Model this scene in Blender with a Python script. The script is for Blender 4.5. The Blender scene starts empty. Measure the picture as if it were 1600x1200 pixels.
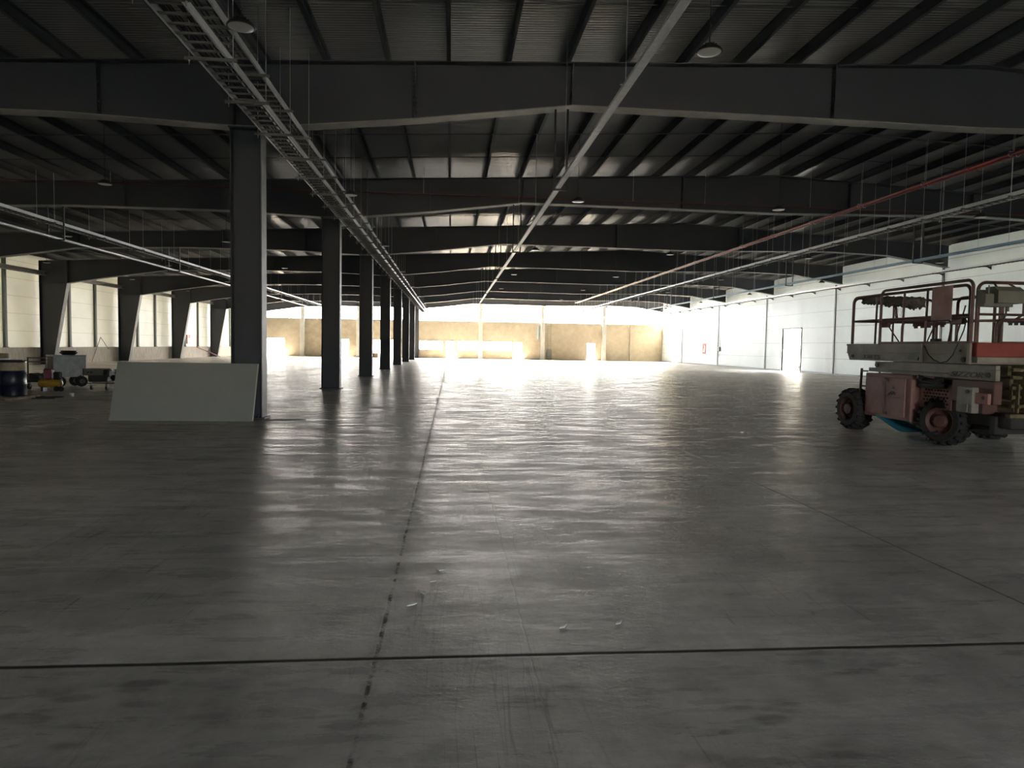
import bpy, math, random
from mathutils import Vector, Matrix
random.seed(7)
S = bpy.context.scene
COL = S.collection
# ------------------------------------------------------------------ camera
FPX = 1063.0
def vnorm(v):
    return v.normalized()
_axis = vnorm(Vector(((705-800)/FPX, (600-539.8)/FPX, -1.0)))
_hor = Vector(((1705-800)/FPX, (600-(539.8+16.5))/FPX, -1.0))
_up = vnorm(_hor.cross(_axis))
if _up.y < 0: _up = -_up
_rt = _axis.cross(_up)
cam_d = bpy.data.cameras.new('camera')
cam = bpy.data.objects.new('camera', cam_d); COL.objects.link(cam)
cam_d.sensor_fit = 'HORIZONTAL'; cam_d.sensor_width = 36.0
cam_d.lens = 36.0*FPX/1600.0
cam_d.clip_start = 0.05; cam_d.clip_end = 2000
cam.matrix_world = Matrix.Translation((0, 0, 1.57)) @ Matrix((_rt, _axis, _up)).to_4x4()
S.camera = cam
# ------------------------------------------------------------------ light and exposure
W = bpy.data.worlds.new('sky'); S.world = W; W.use_nodes = True
wn = W.node_tree.nodes; wl = W.node_tree.links
bg = wn['Background']
bg.inputs['Color'].default_value = (0.93, 0.965, 1.0, 1); bg.inputs['Strength'].default_value = 40.0
sun_d = bpy.data.lights.new('sun', 'SUN'); sun_d.energy = 300.0; sun_d.angle = math.radians(0.6); sun_d.color = (1.0, 0.86, 0.62)
sun = bpy.data.objects.new('sun', sun_d); COL.objects.link(sun)
sun.rotation_euler = Vector((0.42, -0.66, -0.70)).to_track_quat('-Z', 'Y').to_euler()
sun.location = (-40, 140, 60)
S.view_settings.view_transform = 'Standard'; S.view_settings.look = 'None'
S.view_settings.gamma = 1.0; S.view_settings.use_curve_mapping = False
S.view_settings.exposure = 0.32
S.cycles.max_bounces = 14; S.cycles.diffuse_bounces = 9; S.cycles.glossy_bounces = 5
S.cycles.sample_clamp_indirect = 12.0
S.cycles.use_denoising = True
def portal(name, loc, rot, sx, sy):
    d = bpy.data.lights.new(name, 'AREA'); d.shape = 'RECTANGLE'; d.size = sx; d.size_y = sy
    o = bpy.data.objects.new(name, d); COL.objects.link(o); o.location = loc; o.rotation_euler = rot
    d.cycles.is_portal = True
    return o
NEAR = -9.0      # wall behind the camera
REAR_OPEN = (4.0, 7.0, 0.0, 2.6)   # unseen opening in it, added to bring in fill light: x0,x1,z0,z1
portal('clerestory_daylight', (0.5, 82.9, 5.45), (math.radians(-90), 0, 0), 50.2, 2.2)
portal('rear_fill_daylight', ((REAR_OPEN[0]+REAR_OPEN[1])/2, NEAR-0.2, (REAR_OPEN[2]+REAR_OPEN[3])/2), (math.radians(90), 0, 0), REAR_OPEN[1]-REAR_OPEN[0], REAR_OPEN[3]-REAR_OPEN[2])

# ------------------------------------------------------------------ materials
def mat(name, col, rough=0.6, metal=0.0, noise=0.0, nscale=6.0, bump=0.0, bscale=40.0, col2=None, spec=None, stretch=None):
    m = bpy.data.materials.new(name); m.use_nodes = True
    n = m.node_tree.nodes; l = m.node_tree.links; b = n['Principled BSDF']
    b.inputs['Base Color'].default_value = (*col, 1); b.inputs['Roughness'].default_value = rough
    b.inputs['Metallic'].default_value = metal
    if spec is not None: b.inputs['Specular IOR Level'].default_value = spec
    if noise or col2 or bump:
        tc = n.new('ShaderNodeTexCoord'); mp = n.new('ShaderNodeMapping')
        if stretch: mp.inputs['Scale'].default_value = stretch
        l.new(tc.outputs['Object'], mp.inputs['Vector'])
    if noise or col2:
        t = n.new('ShaderNodeTexNoise'); t.inputs['Scale'].default_value = nscale; t.inputs['Detail'].default_value = 6
        t.inputs['Roughness'].default_value = 0.65
        l.new(mp.outputs['Vector'], t.inputs['Vector'])
        r = n.new('ShaderNodeValToRGB'); r.color_ramp.elements[0].position = 0.35; r.color_ramp.elements[1].position = 0.68
        c2 = col2 if col2 else tuple(c*(1-noise) for c in col)
        r.color_ramp.elements[0].color = (*c2, 1); r.color_ramp.elements[1].color = (*col, 1)
        l.new(t.outputs['Fac'], r.inputs['Fac']); l.new(r.outputs['Color'], b.inputs['Base Color'])
    if bump:
        t2 = n.new('ShaderNodeTexNoise'); t2.inputs['Scale'].default_value = bscale; t2.inputs['Detail'].default_value = 4
        l.new(mp.outputs['Vector'], t2.inputs['Vector'])
        bp = n.new('ShaderNodeBump'); bp.inputs['Strength'].default_value = bump; bp.inputs['Distance'].default_value = 0.02
        l.new(t2.outputs['Fac'], bp.inputs['Height']); l.new(bp.outputs['Normal'], b.inputs['Normal'])
    return m

def node_math(n, l, op, a, b=None, c=None):
    x = n.new('ShaderNodeMath'); x.operation = op
    for i, v in enumerate((a, b, c)):
        if v is None: continue
        if isinstance(v, (int, float)): x.inputs[i].default_value = v
        else: l.new(v, x.inputs[i])
    return x.outputs[0]

def ribbed(name, col, axis, pitch, joint=None, depth=0.01, rough=0.45, jcol=0.55, transl=0.0, spec=0.5, tcol=(0.96, 1.0, 0.98)):
    """sheet metal or sandwich panel: fine ribs along one axis, panel joints every `joint` metres"""
    m = bpy.data.materials.new(name); m.use_nodes = True
    n = m.node_tree.nodes; l = m.node_tree.links; b = n['Principled BSDF']
    b.inputs['Roughness'].default_value = rough; b.inputs['Specular IOR Level'].default_value = spec
    tc = n.new('ShaderNodeTexCoord'); sp = n.new('ShaderNodeSeparateXYZ'); l.new(tc.outputs['Object'], sp.inputs[0])
    ax = sp.outputs['XYZ'.index(axis)]
    w = node_math(n, l, 'PINGPONG', ax, pitch/2)
    w = node_math(n, l, 'DIVIDE', w, pitch/2)
    w = node_math(n, l, 'SMOOTH_MIN', w, 0.45, 0.3)
    bp = n.new('ShaderNodeBump'); bp.inputs['Strength'].default_value = 0.7; bp.inputs['Distance'].default_value = depth
    l.new(w, bp.inputs['Height']); l.new(bp.outputs['Normal'], b.inputs['Normal'])
    t = n.new('ShaderNodeTexNoise'); t.inputs['Scale'].default_value = 0.8; t.inputs['Detail'].default_value = 5
    l.new(tc.outputs['Object'], t.inputs['Vector'])
    f = node_math(n, l, 'MULTIPLY_ADD', t.outputs['Fac'], 0.22, 0.86)
    if joint:
        j = node_math(n, l, 'PINGPONG', ax, joint/2)
        j = node_math(n, l, 'GREATER_THAN', j, 0.018)
        j = node_math(n, l, 'MULTIPLY_ADD', j, 1-jcol, jcol)
        f = node_math(n, l, 'MULTIPLY', f, j)
    vm = n.new('ShaderNodeVectorMath'); vm.operation = 'SCALE'; vm.inputs[0].default_value = col
    l.new(f, vm.inputs['Scale']); l.new(vm.outputs[0], b.inputs['Base Color'])
    if transl:  # added translucency makes the cladding glow and fill the hall
        tr = n.new('ShaderNodeBsdfTranslucent'); tr.inputs['Color'].default_value = (*tcol, 1)
        mx = n.new('ShaderNodeMixShader'); mx.inputs[0].default_value = transl
        l.new(b.outputs[0], mx.inputs[1]); l.new(tr.outputs[0], mx.inputs[2]); l.new(mx.outputs[0], n['Material Output'].inputs['Surface'])
    return m

def floor_material():
    m = bpy.data.materials.new('power_floated_concrete'); m.use_nodes = True
    n = m.node_tree.nodes; l = m.node_tree.links; b = n['Principled BSDF']
    tc = n.new('ShaderNodeTexCoord'); P = tc.outputs['Object']
    sp = n.new('ShaderNodeSeparateXYZ'); l.new(P, sp.inputs[0]); X, Y = sp.outputs[0], sp.outputs[1]
    def noise(scale, detail=5, rough=0.6, st=None, dist=0.0):
        t = n.new('ShaderNodeTexNoise'); t.inputs['Scale'].default_value = scale; t.inputs['Detail'].default_value = detail
        t.inputs['Roughness'].default_value = rough; t.inputs['Distortion'].default_value = dist
        if st:
            mp = n.new('ShaderNodeMapping'); mp.inputs['Scale'].default_value = st[0]; mp.inputs['Rotation'].default_value = (0, 0, st[1])
            l.new(P, mp.inputs['Vector']); l.new(mp.outputs[0], t.inputs['Vector'])
        else: l.new(P, t.inputs['Vector'])
        return t.outputs['Fac']
    def smooth(v, a, c, lo=0.0, hi=1.0):
        r = n.new('ShaderNodeMapRange'); r.interpolation_type = 'SMOOTHSTEP'
        l.new(v, r.inputs['Value']); r.inputs['From Min'].default_value = a; r.inputs['From Max'].default_value = c
        r.inputs['To Min'].default_value = lo; r.inputs['To Max'].default_value = hi
        return r.outputs['Result']
    big = smooth(noise(0.35, 4, 0.55), 0.3, 0.7, 0.76, 1.14)
    mid = smooth(noise(1.7, 7, 0.7, dist=0.6), 0.3, 0.72, 0.74, 1.10)
    fine = smooth(noise(14, 6, 0.7), 0.25, 0.75, 0.9, 1.08)
    streak = smooth(noise(1.0, 6, 0.7, ((0.5, 5.0, 1), 0.02)), 0.35, 0.7, 0.88, 1.06)
    base = node_math(n, l, 'MULTIPLY', node_math(n, l, 'MULTIPLY', big, mid), node_math(n, l, 'MULTIPLY', fine, streak))
    # scuffs and scratches
    def scratch(st, rot, lo, hi, amt, msk_scale=0.6):
        s = noise(1.0, 3, 0.5, (st, rot), 0.4)
        s = smooth(node_math(n, l, 'ABSOLUTE', node_math(n, l, 'SUBTRACT', s, 0.5)), 0.0, hi, amt, 0.0)
        k = smooth(noise(msk_scale, 3, 0.6), 0.48, 0.62, 0.0, 1.0)
        return node_math(n, l, 'MULTIPLY', s, k)
    s1 = scratch((7, 0.25, 1), 0.05, 0, 0.008, 0.5)
    s2 = scratch((5, 0.22, 1), -0.5, 0, 0.007, 0.42, 0.45)
    s3 = scratch((4, 0.3, 1), 1.1, 0, 0.006, 0.4, 0.5)
    sc = node_math(n, l, 'MAXIMUM', node_math(n, l, 'MAXIMUM', s1, s2), s3)
    base = node_math(n, l, 'MULTIPLY', base, node_math(n, l, 'SUBTRACT', 1.0, sc))
    # dirty tyre and shoe prints, chevron like, on the nearest slab and a band on the right
    v = n.new('ShaderNodeTexVoronoi'); v.inputs['Scale'].default_value = 1.0; v.feature = 'F1'
    mp = n.new('ShaderNodeMapping'); mp.inputs['Scale'].default_value = (3.0, 9.0, 1); mp.inputs['Rotation'].default_value = (0, 0, 0.5)
    l.new(P, mp.inputs['Vector']); l.new(mp.outputs[0], v.inputs['Vector'])
    v2 = n.new('ShaderNodeTexVoronoi'); v2.inputs['Scale'].default_value = 1.0
    mp2 = n.new('ShaderNodeMapping'); mp2.inputs['Scale'].default_value = (3.4, 10.0, 1); mp2.inputs['Rotation'].default_value = (0, 0, -0.6); mp2.inputs['Location'].default_value = (4, 2, 0)
    l.new(P, mp2.inputs['Vector']); l.new(mp2.outputs[0], v2.inputs['Vector'])
    pr = node_math(n, l, 'MAXIMUM', smooth(v.outputs['Distance'], 0.22, 0.42, 0.42, 0.0), smooth(v2.outputs['Distance'], 0.2, 0.4, 0.38, 0.0))
    msk = smooth(noise(0.9, 3, 0.6), 0.46, 0.6, 0.0, 1.0)
    front = smooth(Y, 3.30, 3.36, 1.0, 0.0)
    right = node_math(n, l, 'MULTIPLY', smooth(X, 1.5, 3.5, 0.0, 0.45), smooth(Y, 6.0, 9.0, 1.0, 0.0))
    zone = node_math(n, l, 'MAXIMUM', front, right)
    pr = node_math(n, l, 'MULTIPLY', pr, node_math(n, l, 'MULTIPLY', msk, zone))
    base = node_math(n, l, 'MULTIPLY', base, node_math(n, l, 'SUBTRACT', 1.0, pr))
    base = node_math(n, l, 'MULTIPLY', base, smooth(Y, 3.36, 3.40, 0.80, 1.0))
    # joints: wobble a little
    wob = node_math(n, l, 'MULTIPLY_ADD', noise(2.2, 5, 0.7), 0.06, -0.03)
    Xw = node_math(n, l, 'ADD', X, wob); Yw = node_math(n, l, 'ADD', Y, node_math(n, l, 'MULTIPLY', wob, 0.25))
    jt = None
    def add_line(coord, pos, half, amt):
        nonlocal jt
        d = node_math(n, l, 'ABSOLUTE', node_math(n, l, 'SUBTRACT', coord, pos))
        s = smooth(d, half*0.4, half*1.6, amt, 0.0)
        jt = s if jt is None else node_math(n, l, 'MAXIMUM', jt, s)
    add_line(Yw, 3.365, 0.016, 0.9)
    add_line(Y, 5.03, 0.006, 0.4); add_line(Y, 10.15, 0.012, 0.45); add_line(Y, 15.0, 0.015, 0.35); add_line(Y, 20.0, 0.02, 0.35); add_line(Y, 30.0, 0.03, 0.35)
    add_line(X, 3.62, 0.011, 0.62); add_line(Xw, 0.42, 0.005, 0.16); add_line(X, 14.3, 0.03, 0.5); add_line(X, -8.2, 0.02, 0.4)
    dots = smooth(noise(9, 5, 0.75), 0.42, 0.6, 0.25, 1.0)
    d = node_math(n, l, 'ABSOLUTE', node_math(n, l, 'SUBTRACT', node_math(n, l, 'ADD', X, node_math(n, l, 'MULTIPLY', wob, 0.3)), -0.36))
    core = node_math(n, l, 'MULTIPLY', smooth(d, 0.004, 0.022, 0.85, 0.0), dots)
    halo = node_math(n, l, 'MULTIPLY', smooth(d, 0.01, 0.09, 0.30, 0.0), dots)
    jt = node_math(n, l, 'MAXIMUM', node_math(n, l, 'MAXIMUM', jt, core), halo)
    base = node_math(n, l, 'MULTIPLY', base, node_math(n, l, 'SUBTRACT', 1.0, jt))
    # pale scrapes
    pale = node_math(n, l, 'MULTIPLY', smooth(noise(1.0, 8, 0.8, ((1.6, 9, 1), 0.08), 1.0), 0.66, 0.74, 0.0, 0.35), smooth(noise(0.5, 2, 0.5), 0.5, 0.6, 0.0, 1.0))
    base = node_math(n, l, 'ADD', base, pale)
    vm = n.new('ShaderNodeVectorMath'); vm.operation = 'SCALE'; vm.inputs[0].default_value = (0.60, 0.58, 0.555)
    l.new(base, vm.inputs['Scale']); l.new(vm.outputs[0], b.inputs['Base Color'])
    rg = smooth(noise(1.3, 7, 0.7, ((0.6, 3.0, 1), 0.03)), 0.3, 0.7, 0.18, 0.46)
    rg = node_math(n, l, 'ADD', rg, node_math(n, l, 'MULTIPLY', jt, 0.3))
    l.new(rg, b.inputs['Roughness'])
    b.inputs['Specular IOR Level'].default_value = 0.0
    h = node_math(n, l, 'ADD', node_math(n, l, 'MULTIPLY', noise(4.5, 8, 0.72, ((1, 1.8, 1), 0.1)), 1.0), node_math(n, l, 'MULTIPLY', jt, -0.5))
    bp = n.new('ShaderNodeBump'); bp.inputs['Strength'].default_value = 0.30; bp.inputs['Distance'].default_value = 0.02
    l.new(h, bp.inputs['Height']); l.new(bp.outputs['Normal'], b.inputs['Normal'])
    gl = n.new('ShaderNodeBsdfGlossy'); gl.inputs['Color'].default_value = (1, 0.94, 0.85, 1)  # warm tint stands in for sun glitter in the floor reflections
    l.new(rg, gl.inputs['Roughness']); l.new(bp.outputs['Normal'], gl.inputs['Normal'])
    lw = n.new('ShaderNodeLayerWeight'); lw.inputs['Blend'].default_value = 0.5
    fz = node_math(n, l, 'POWER', lw.outputs['Facing'], 1.5)
    fz = node_math(n, l, 'MULTIPLY_ADD', fz, FLOOR_GLOSS[1], FLOOR_GLOSS[0])
    fz = node_math(n, l, 'MULTIPLY_ADD', node_math(n, l, 'POWER', lw.outputs['Facing'], 12.0), 0.14, fz)
    fz = node_math(n, l, 'MULTIPLY', fz, node_math(n, l, 'SUBTRACT', 1.0, node_math(n, l, 'MULTIPLY', jt, 0.85)))
    fz = node_math(n, l, 'MULTIPLY', fz, node_math(n, l, 'MULTIPLY', streak, mid))
    mx = n.new('ShaderNodeMixShader'); l.new(fz, mx.inputs[0]); l.new(b.outputs[0], mx.inputs[1]); l.new(gl.outputs[0], mx.inputs[2])
    l.new(mx.outputs[0], n['Material Output'].inputs['Surface'])
    return m

FLOOR_GLOSS = (0.02, 0.27)
M = {}
M['floor'] = floor_material()
M['roof'] = ribbed('corrugated_roof_sheet', (0.29, 0.29, 0.295), 'Y', 0.10, None, 0.06, 0.25, spec=0.8)
M['panel'] = ribbed('white_sandwich_panel', (0.80, 0.82, 0.80), 'Z', 0.10, 1.09, 0.004, 0.5, 0.6, transl=0.055)  # translucent share added to brighten the near floor and walls
M['panel_left'] = ribbed('cream_sandwich_panel', (0.80, 0.81, 0.76), 'Z', 0.10, 1.0, 0.006, 0.5, 0.75, transl=0.046, tcol=(1.0, 0.98, 0.94))  # left cladding, likewise given added glow from the daylight outside
M['steel'] = mat('charcoal_painted_steel', (0.044, 0.049, 0.060), 0.5, 0, 0.12, 1.5)
M['purlin'] = mat('dark_purlin_steel', (0.055, 0.062, 0.072), 0.5, 0, 0.2, 2.0)
M['branch'] = mat('dull_red_branch_pipe', (0.13, 0.035, 0.035), 0.5)
M['flange'] = mat('lit_steel_flange', (0.30, 0.29, 0.275), 0.55, 0, 0.25, 3.0)  # lit tone of the frame steel, paled where daylight strikes the flanges
M['conc'] = mat('rough_cast_concrete', (0.35, 0.305, 0.235), 0.9, 0, 0, 1.6, 0.5, 9, col2=(0.25, 0.215, 0.165))
M['plinth'] = mat('plinth_concrete', (0.66, 0.58, 0.47), 0.9, 0, 0, 2.5, 0.4, 12, col2=(0.46, 0.40, 0.33), stretch=(1, 3, 0.7))
M['gcol'] = mat('pale_gable_column_concrete', (0.52, 0.52, 0.49), 0.8, 0, 0.2, 2)
M['post'] = mat('green_grey_wall_post', (0.15, 0.17, 0.15), 0.6, 0, 0.1, 2)
M['galv'] = mat('galvanised_steel', (0.80, 0.81, 0.82), 0.35, 0.35, 0.2, 9)
M['galv_d'] = mat('dark_galvanised_channel', (0.17, 0.17, 0.165), 0.5, 0.4, 0.25, 9)  # darker galvanised tone than the ladder rails
M['rod'] = mat('zinc_plated_rod', (0.55, 0.56, 0.56), 0.35, 0.7)
M['black'] = mat('black_paint', (0.025, 0.026, 0.028), 0.45, 0.2)
M['redpipe'] = mat('red_sprinkler_pipe', (0.26, 0.03, 0.03), 0.4)
M['bluepipe'] = mat('blue_grey_pipe', (0.30, 0.46, 0.60), 0.35)
M['cable'] = mat('black_cable_sheath', (0.02, 0.02, 0.022), 0.55)
M['lens'] = mat('lamp_lens', (0.45, 0.46, 0.44), 0.3)
M['rust'] = mat('faded_red_brown_paint', (0.13, 0.055, 0.045), 0.6, 0, 0, 5, 0.15, 30, col2=(0.09, 0.045, 0.035))
M['cab'] = mat('sun_faded_red_cabinet_paint', (0.34, 0.195, 0.17), 0.65, 0, 0, 2.5, 0.1, 20, col2=(0.24, 0.12, 0.10))
M['orange'] = mat('orange_red_paint', (0.27, 0.05, 0.032), 0.55, 0, 0, 3, 0.1, 20, col2=(0.19, 0.035, 0.025))
M['cream'] = mat('dirty_cream_paint', (0.28, 0.26, 0.22), 0.6, 0, 0, 3, 0.1, 20, col2=(0.19, 0.17, 0.14))
M['yellow'] = mat('dirty_yellow_arm_paint', (0.17, 0.14, 0.065), 0.6, 0, 0, 4, 0.1, 20, col2=(0.08, 0.065, 0.035))
M['tyre'] = mat('tyre_rubber', (0.026, 0.024, 0.022), 0.85, 0, 0.3, 6, 0.4, 30)
M['dark'] = mat('grimy_dark_metal', (0.035, 0.032, 0.03), 0.6, 0.2, 0.3, 6)
M['bluefab'] = mat('teal_blue_plastic', (0.05, 0.34, 0.48), 0.3)
M['letters'] = mat('dark_lettering', (0.05, 0.045, 0.045), 0.6)
M['fur'] = mat('matted_grey_cloth', (0.16, 0.145, 0.12), 0.95, 0, 0.4, 20, 0.8, 60)
M['string'] = mat('frayed_pale_string', (0.5, 0.47, 0.40), 0.9)
M['boxgrey'] = mat('grey_control_box_paint', (0.15, 0.15, 0.125), 0.6, 0, 0.2, 6)
M['eps'] = mat('ribbed_light_grey_board', (0.27, 0.275, 0.25), 0.7, 0, 0.05, 3)
M['epsedge'] = mat('pale_foam_edge', (0.62, 0.60, 0.48), 0.8)
M['blue'] = mat('dark_blue_drum_plastic', (0.012, 0.018, 0.045), 0.35, 0, 0.3, 4)
M['label'] = mat('cream_drum_band', (0.55, 0.47, 0.33), 0.7, 0, 0.3, 12)
M['wood'] = mat('weathered_timber', (0.40, 0.31, 0.22), 0.8, 0, 0.3, 8)
M['tin'] = mat('dented_galvanised_sheet', (0.52, 0.55, 0.57), 0.40, 0.3, 0.35, 5, 0.6, 4)
M['comp'] = mat('yellow_compressor_paint', (0.38, 0.22, 0.02), 0.4)
M['plum'] = mat('plum_motor_paint', (0.13, 0.02, 0.06), 0.4)
M['white'] = mat('white_plastic', (0.75, 0.75, 0.73), 0.5)
M['paper'] = mat('white_paper', (0.8, 0.8, 0.78), 0.8)
M['red'] = mat('red_enamel', (0.45, 0.05, 0.04), 0.4)
M['sand'] = mat('pale_yard_gravel', (0.50, 0.43, 0.34), 0.95, 0, 0.25, 0.6)

# ------------------------------------------------------------------ helpers
class MB:
    def __init__(s): s.v = []; s.f = []
    def add(s, vs, fs):
        o = len(s.v); s.v += [tuple(v) for v in vs]; s.f += [tuple(i+o for i in f) for f in fs]; return s
    def box(s, x0, x1, y0, y1, z0, z1, rot=None, piv=None):
        vs = [Vector((x, y, z)) for x in (x0, x1) for y in (y0, y1) for z in (z0, z1)]
        if rot:
            piv = Vector(piv) if piv else Vector(((x0+x1)/2, (y0+y1)/2, (z0+z1)/2)); vs = [rot @ (v-piv)+piv for v in vs]
        return s.add(vs, [(0, 1, 3, 2), (4, 6, 7, 5), (0, 4, 5, 1), (2, 3, 7, 6), (0, 2, 6, 4), (1, 5, 7, 3)])
    def bbox(s, x0, x1, y0, y1, z0, z1, c=0.02):
        # box with chamfered edges along all sides
        a = MB()
        xs = (x0, x0+c, x1-c, x1); ys = (y0, y0+c, y1-c, y1); zs = (z0, z0+c, z1-c, z1)
        import itertools
        bm_v = {}
        def V(i, j, k):
            key = (i, j, k)
            if key not in bm_v: bm_v[key] = len(a.v); a.v.append((xs[i], ys[j], zs[k]))
            return bm_v[key]
        for k, o in ((0, 0), (3, 1)):
            q = [V(1, 1, k), V(2, 1, k), V(2, 2, k), V(1, 2, k)]; a.f.append(tuple(q if o else q[::-1]))
            q = [V(1, k, 1), V(2, k, 1), V(2, k, 2), V(1, k, 2)]; a.f.append(tuple(q[::-1] if o else q))
            q = [V(k, 1, 1), V(k, 2, 1), V(k, 2, 2), V(k, 1, 2)]; a.f.append(tuple(q if o else q[::-1]))
        for i, I in ((1, 0), (2, 3)):
            for j, J in ((1, 0), (2, 3)):
                a.f.append((V(I, j, 1), V(i, J, 1), V(i, J, 2), V(I, j, 2)))
                a.f.append((V(I, 1, j), V(i, 1, J), V(i, 2, J), V(I, 2, j)))
                a.f.append((V(1, I, j), V(1, i, J), V(2, i, J), V(2, I, j)))
                for k, K in ((1, 0), (2, 3)):
                    a.f.append((V(I, j, k), V(i, J, k), V(i, j, K)))
        return s.add(a.v, a.f)
    def bar(s, p0, p1, w, h, upv=(0, 0, 1)):
        p0, p1 = Vector(p0), Vector(p1); d = (p1-p0).normalized(); u = Vector(upv)
        if abs(d.dot(u)) > 0.98: u = Vector((1, 0, 0))
        a = d.cross(u).normalized(); b = a.cross(d)
        vs = [p+a*sx*w/2+b*sz*h/2 for p in (p0, p1) for sx, sz in ((-1, -1), (1, -1), (1, 1), (-1, 1))]
        return s.add(vs, [(0, 3, 2, 1), (4, 5, 6, 7), (0, 1, 5, 4), (1, 2, 6, 5), (2, 3, 7, 6), (3, 0, 4, 7)])
    def tube(s, pts, r, n=8, cap=True):
        pts = [Vector(p) for p in pts]; vs = []; fs = []
        prev = None
        for i, p in enumerate(pts):
            if i == 0: d = pts[1]-p
            elif i == len(pts)-1: d = p-pts[-2]
            else: d = (pts[i+1]-p).normalized()+(p-pts[i-1]).normalized()
            d.normalize()
            if prev is None:
                u = Vector((0, 0, 1)) if abs(d.z) < 0.9 else Vector((1, 0, 0))
                a = d.cross(u).normalized()
            else:
                a = (prev - d*prev.dot(d)).normalized()
            prev = a; b = d.cross(a)
            rr = r[i] if isinstance(r, (list, tuple)) else r
            for k in range(n):
                t = 2*math.pi*k/n; vs.append(p+a*math.cos(t)*rr+b*math.sin(t)*rr)
        for i in range(len(pts)-1):
            for k in range(n):
                k2 = (k+1) % n; fs.append((i*n+k, i*n+k2, (i+1)*n+k2, (i+1)*n+k))
        if cap: fs.append(tuple(range(n))[::-1]); fs.append(tuple((len(pts)-1)*n+k for k in range(n)))
        return s.add(vs, fs)
    def lathe(s, prof, c=(0, 0, 0), axis='Z', n=24, rot=None, cap=True):
        vs = []; fs = []
        c = Vector(c)
        for (r, z) in prof:
            for k in range(n):
                t = 2*math.pi*k/n
                q = Vector((r*math.cos(t), r*math.sin(t), z))
                if axis == 'X': q = Vector((q.z, q.x, q.y))
                elif axis == 'Y': q = Vector((q.y, q.z, q.x))
                if rot: q = rot @ q
                vs.append(q+c)
        for i in range(len(prof)-1):
            for k in range(n):
                k2 = (k+1) % n; fs.append((i*n+k, i*n+k2, (i+1)*n+k2, (i+1)*n+k))
        if cap: fs.append(tuple(range(n))[::-1]); fs.append(tuple((len(prof)-1)*n+k for k in range(n)))
        return s.add(vs, fs)
    def prism(s, poly, a0, a1, plane='XZ'):
        # poly in given plane, extruded along the remaining axis
        def P(p, a):
            if plane == 'XZ': return (p[0], a, p[1])
            if plane == 'YZ': return (a, p[0], p[1])
            return (p[0], p[1], a)
        k = len(poly)
        vs = [P(p, a0) for p in poly]+[P(p, a1) for p in poly]
        fs = [tuple(range(k)), tuple(range(k, 2*k))[::-1]]+[(i, k+i, k+(i+1) % k, (i+1) % k) for i in range(k)]
        return s.add(vs, fs)
    def build(s, name, m, parent=None, loc=None, smooth=False, fix=True):
        me = bpy.data.meshes.new(name); me.from_pydata(s.v, [], s.f)
        me.materials.append(M[m] if isinstance(m, str) else m)
        if fix:
            import bmesh
            bm = bmesh.new(); bm.from_mesh(me); bmesh.ops.recalc_face_normals(bm, faces=bm.faces); bm.to_mesh(me); bm.free()
        if smooth:
            me.polygons.foreach_set('use_smooth', [True]*len(me.polygons))
            try: me.set_sharp_from_angle(angle=math.radians(38))
            except Exception: pass
        o = bpy.data.objects.new(name, me); COL.objects.link(o)
        if parent:
            o.parent = parent
            if loc is None: o.location = -parent.location
        if loc is not None: o.location = loc
        return o
def tag(o, label=None, cat=None, group=None, kind=None):
    if label: o['label'] = label
    if cat: o['category'] = cat
    if group: o['group'] = group
    if kind: o['kind'] = kind
    return o
def empty(name, loc, label=None, cat=None, group=None):
    """a thing whose parts are modelled in world coordinates (children get location = -loc)"""
    o = bpy.data.objects.new(name, None); o.empty_display_size = 0.1; COL.objects.link(o); o.location = loc
    return tag(o, label, cat, group)
def local(name, label=None, cat=None, group=None, loc=(0, 0, 0)):
    o = bpy.data.objects.new(name, None); o.empty_display_size = 0.1; COL.objects.link(o)
    tag(o, label, cat, group); return o
def struct(o): o['kind'] = 'structure'; return o
def copy_tree(o, parent=None):
    c = o.copy(); COL.objects.link(c); c.parent = parent
    for ch in [k for k in bpy.data.objects if k.parent == o]: copy_tree(ch, c)
    return c
def copy_kids(root, kids):
    c = root.copy(); COL.objects.link(c)
    for k, sub in kids:
        d = k.copy(); COL.objects.link(d); d.parent = c
        for g in sub:
            e = g.copy(); COL.objects.link(e); e.parent = d
    return c
def kids_of(o):
    return [(k, list(k.children)) for k in o.children]
ORD = ['first', 'second', 'third', 'fourth', 'fifth', 'sixth', 'seventh', 'eighth', 'ninth', 'tenth', 'eleventh', 'twelfth', 'thirteenth', 'fourteenth', 'fifteenth', 'sixteenth', 'seventeenth', 'eighteenth', 'nineteenth', 'twentieth']
TENS = {2: 'twenty', 3: 'thirty', 4: 'forty', 5: 'fifty'}
def ordw(i):   # 0-based
    k = i+1
    if k <= 20: return ORD[i]
    if k % 10 == 0: return TENS[k//10][:-1]+'ieth'
    return TENS[k//10]+'-'+ORD[k % 10-1]

# ------------------------------------------------------------------ dimensions
XL, XR = -24.95, 26.0
Y0, D = 14.3, 9.7
FR = [Y0+D*i for i in range(8)]      # frames; the last stands at the far wall
YF = 82.3
RIDGE = 11.6
def zt(x): return 7.9-0.0455*abs(x-RIDGE)

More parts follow.
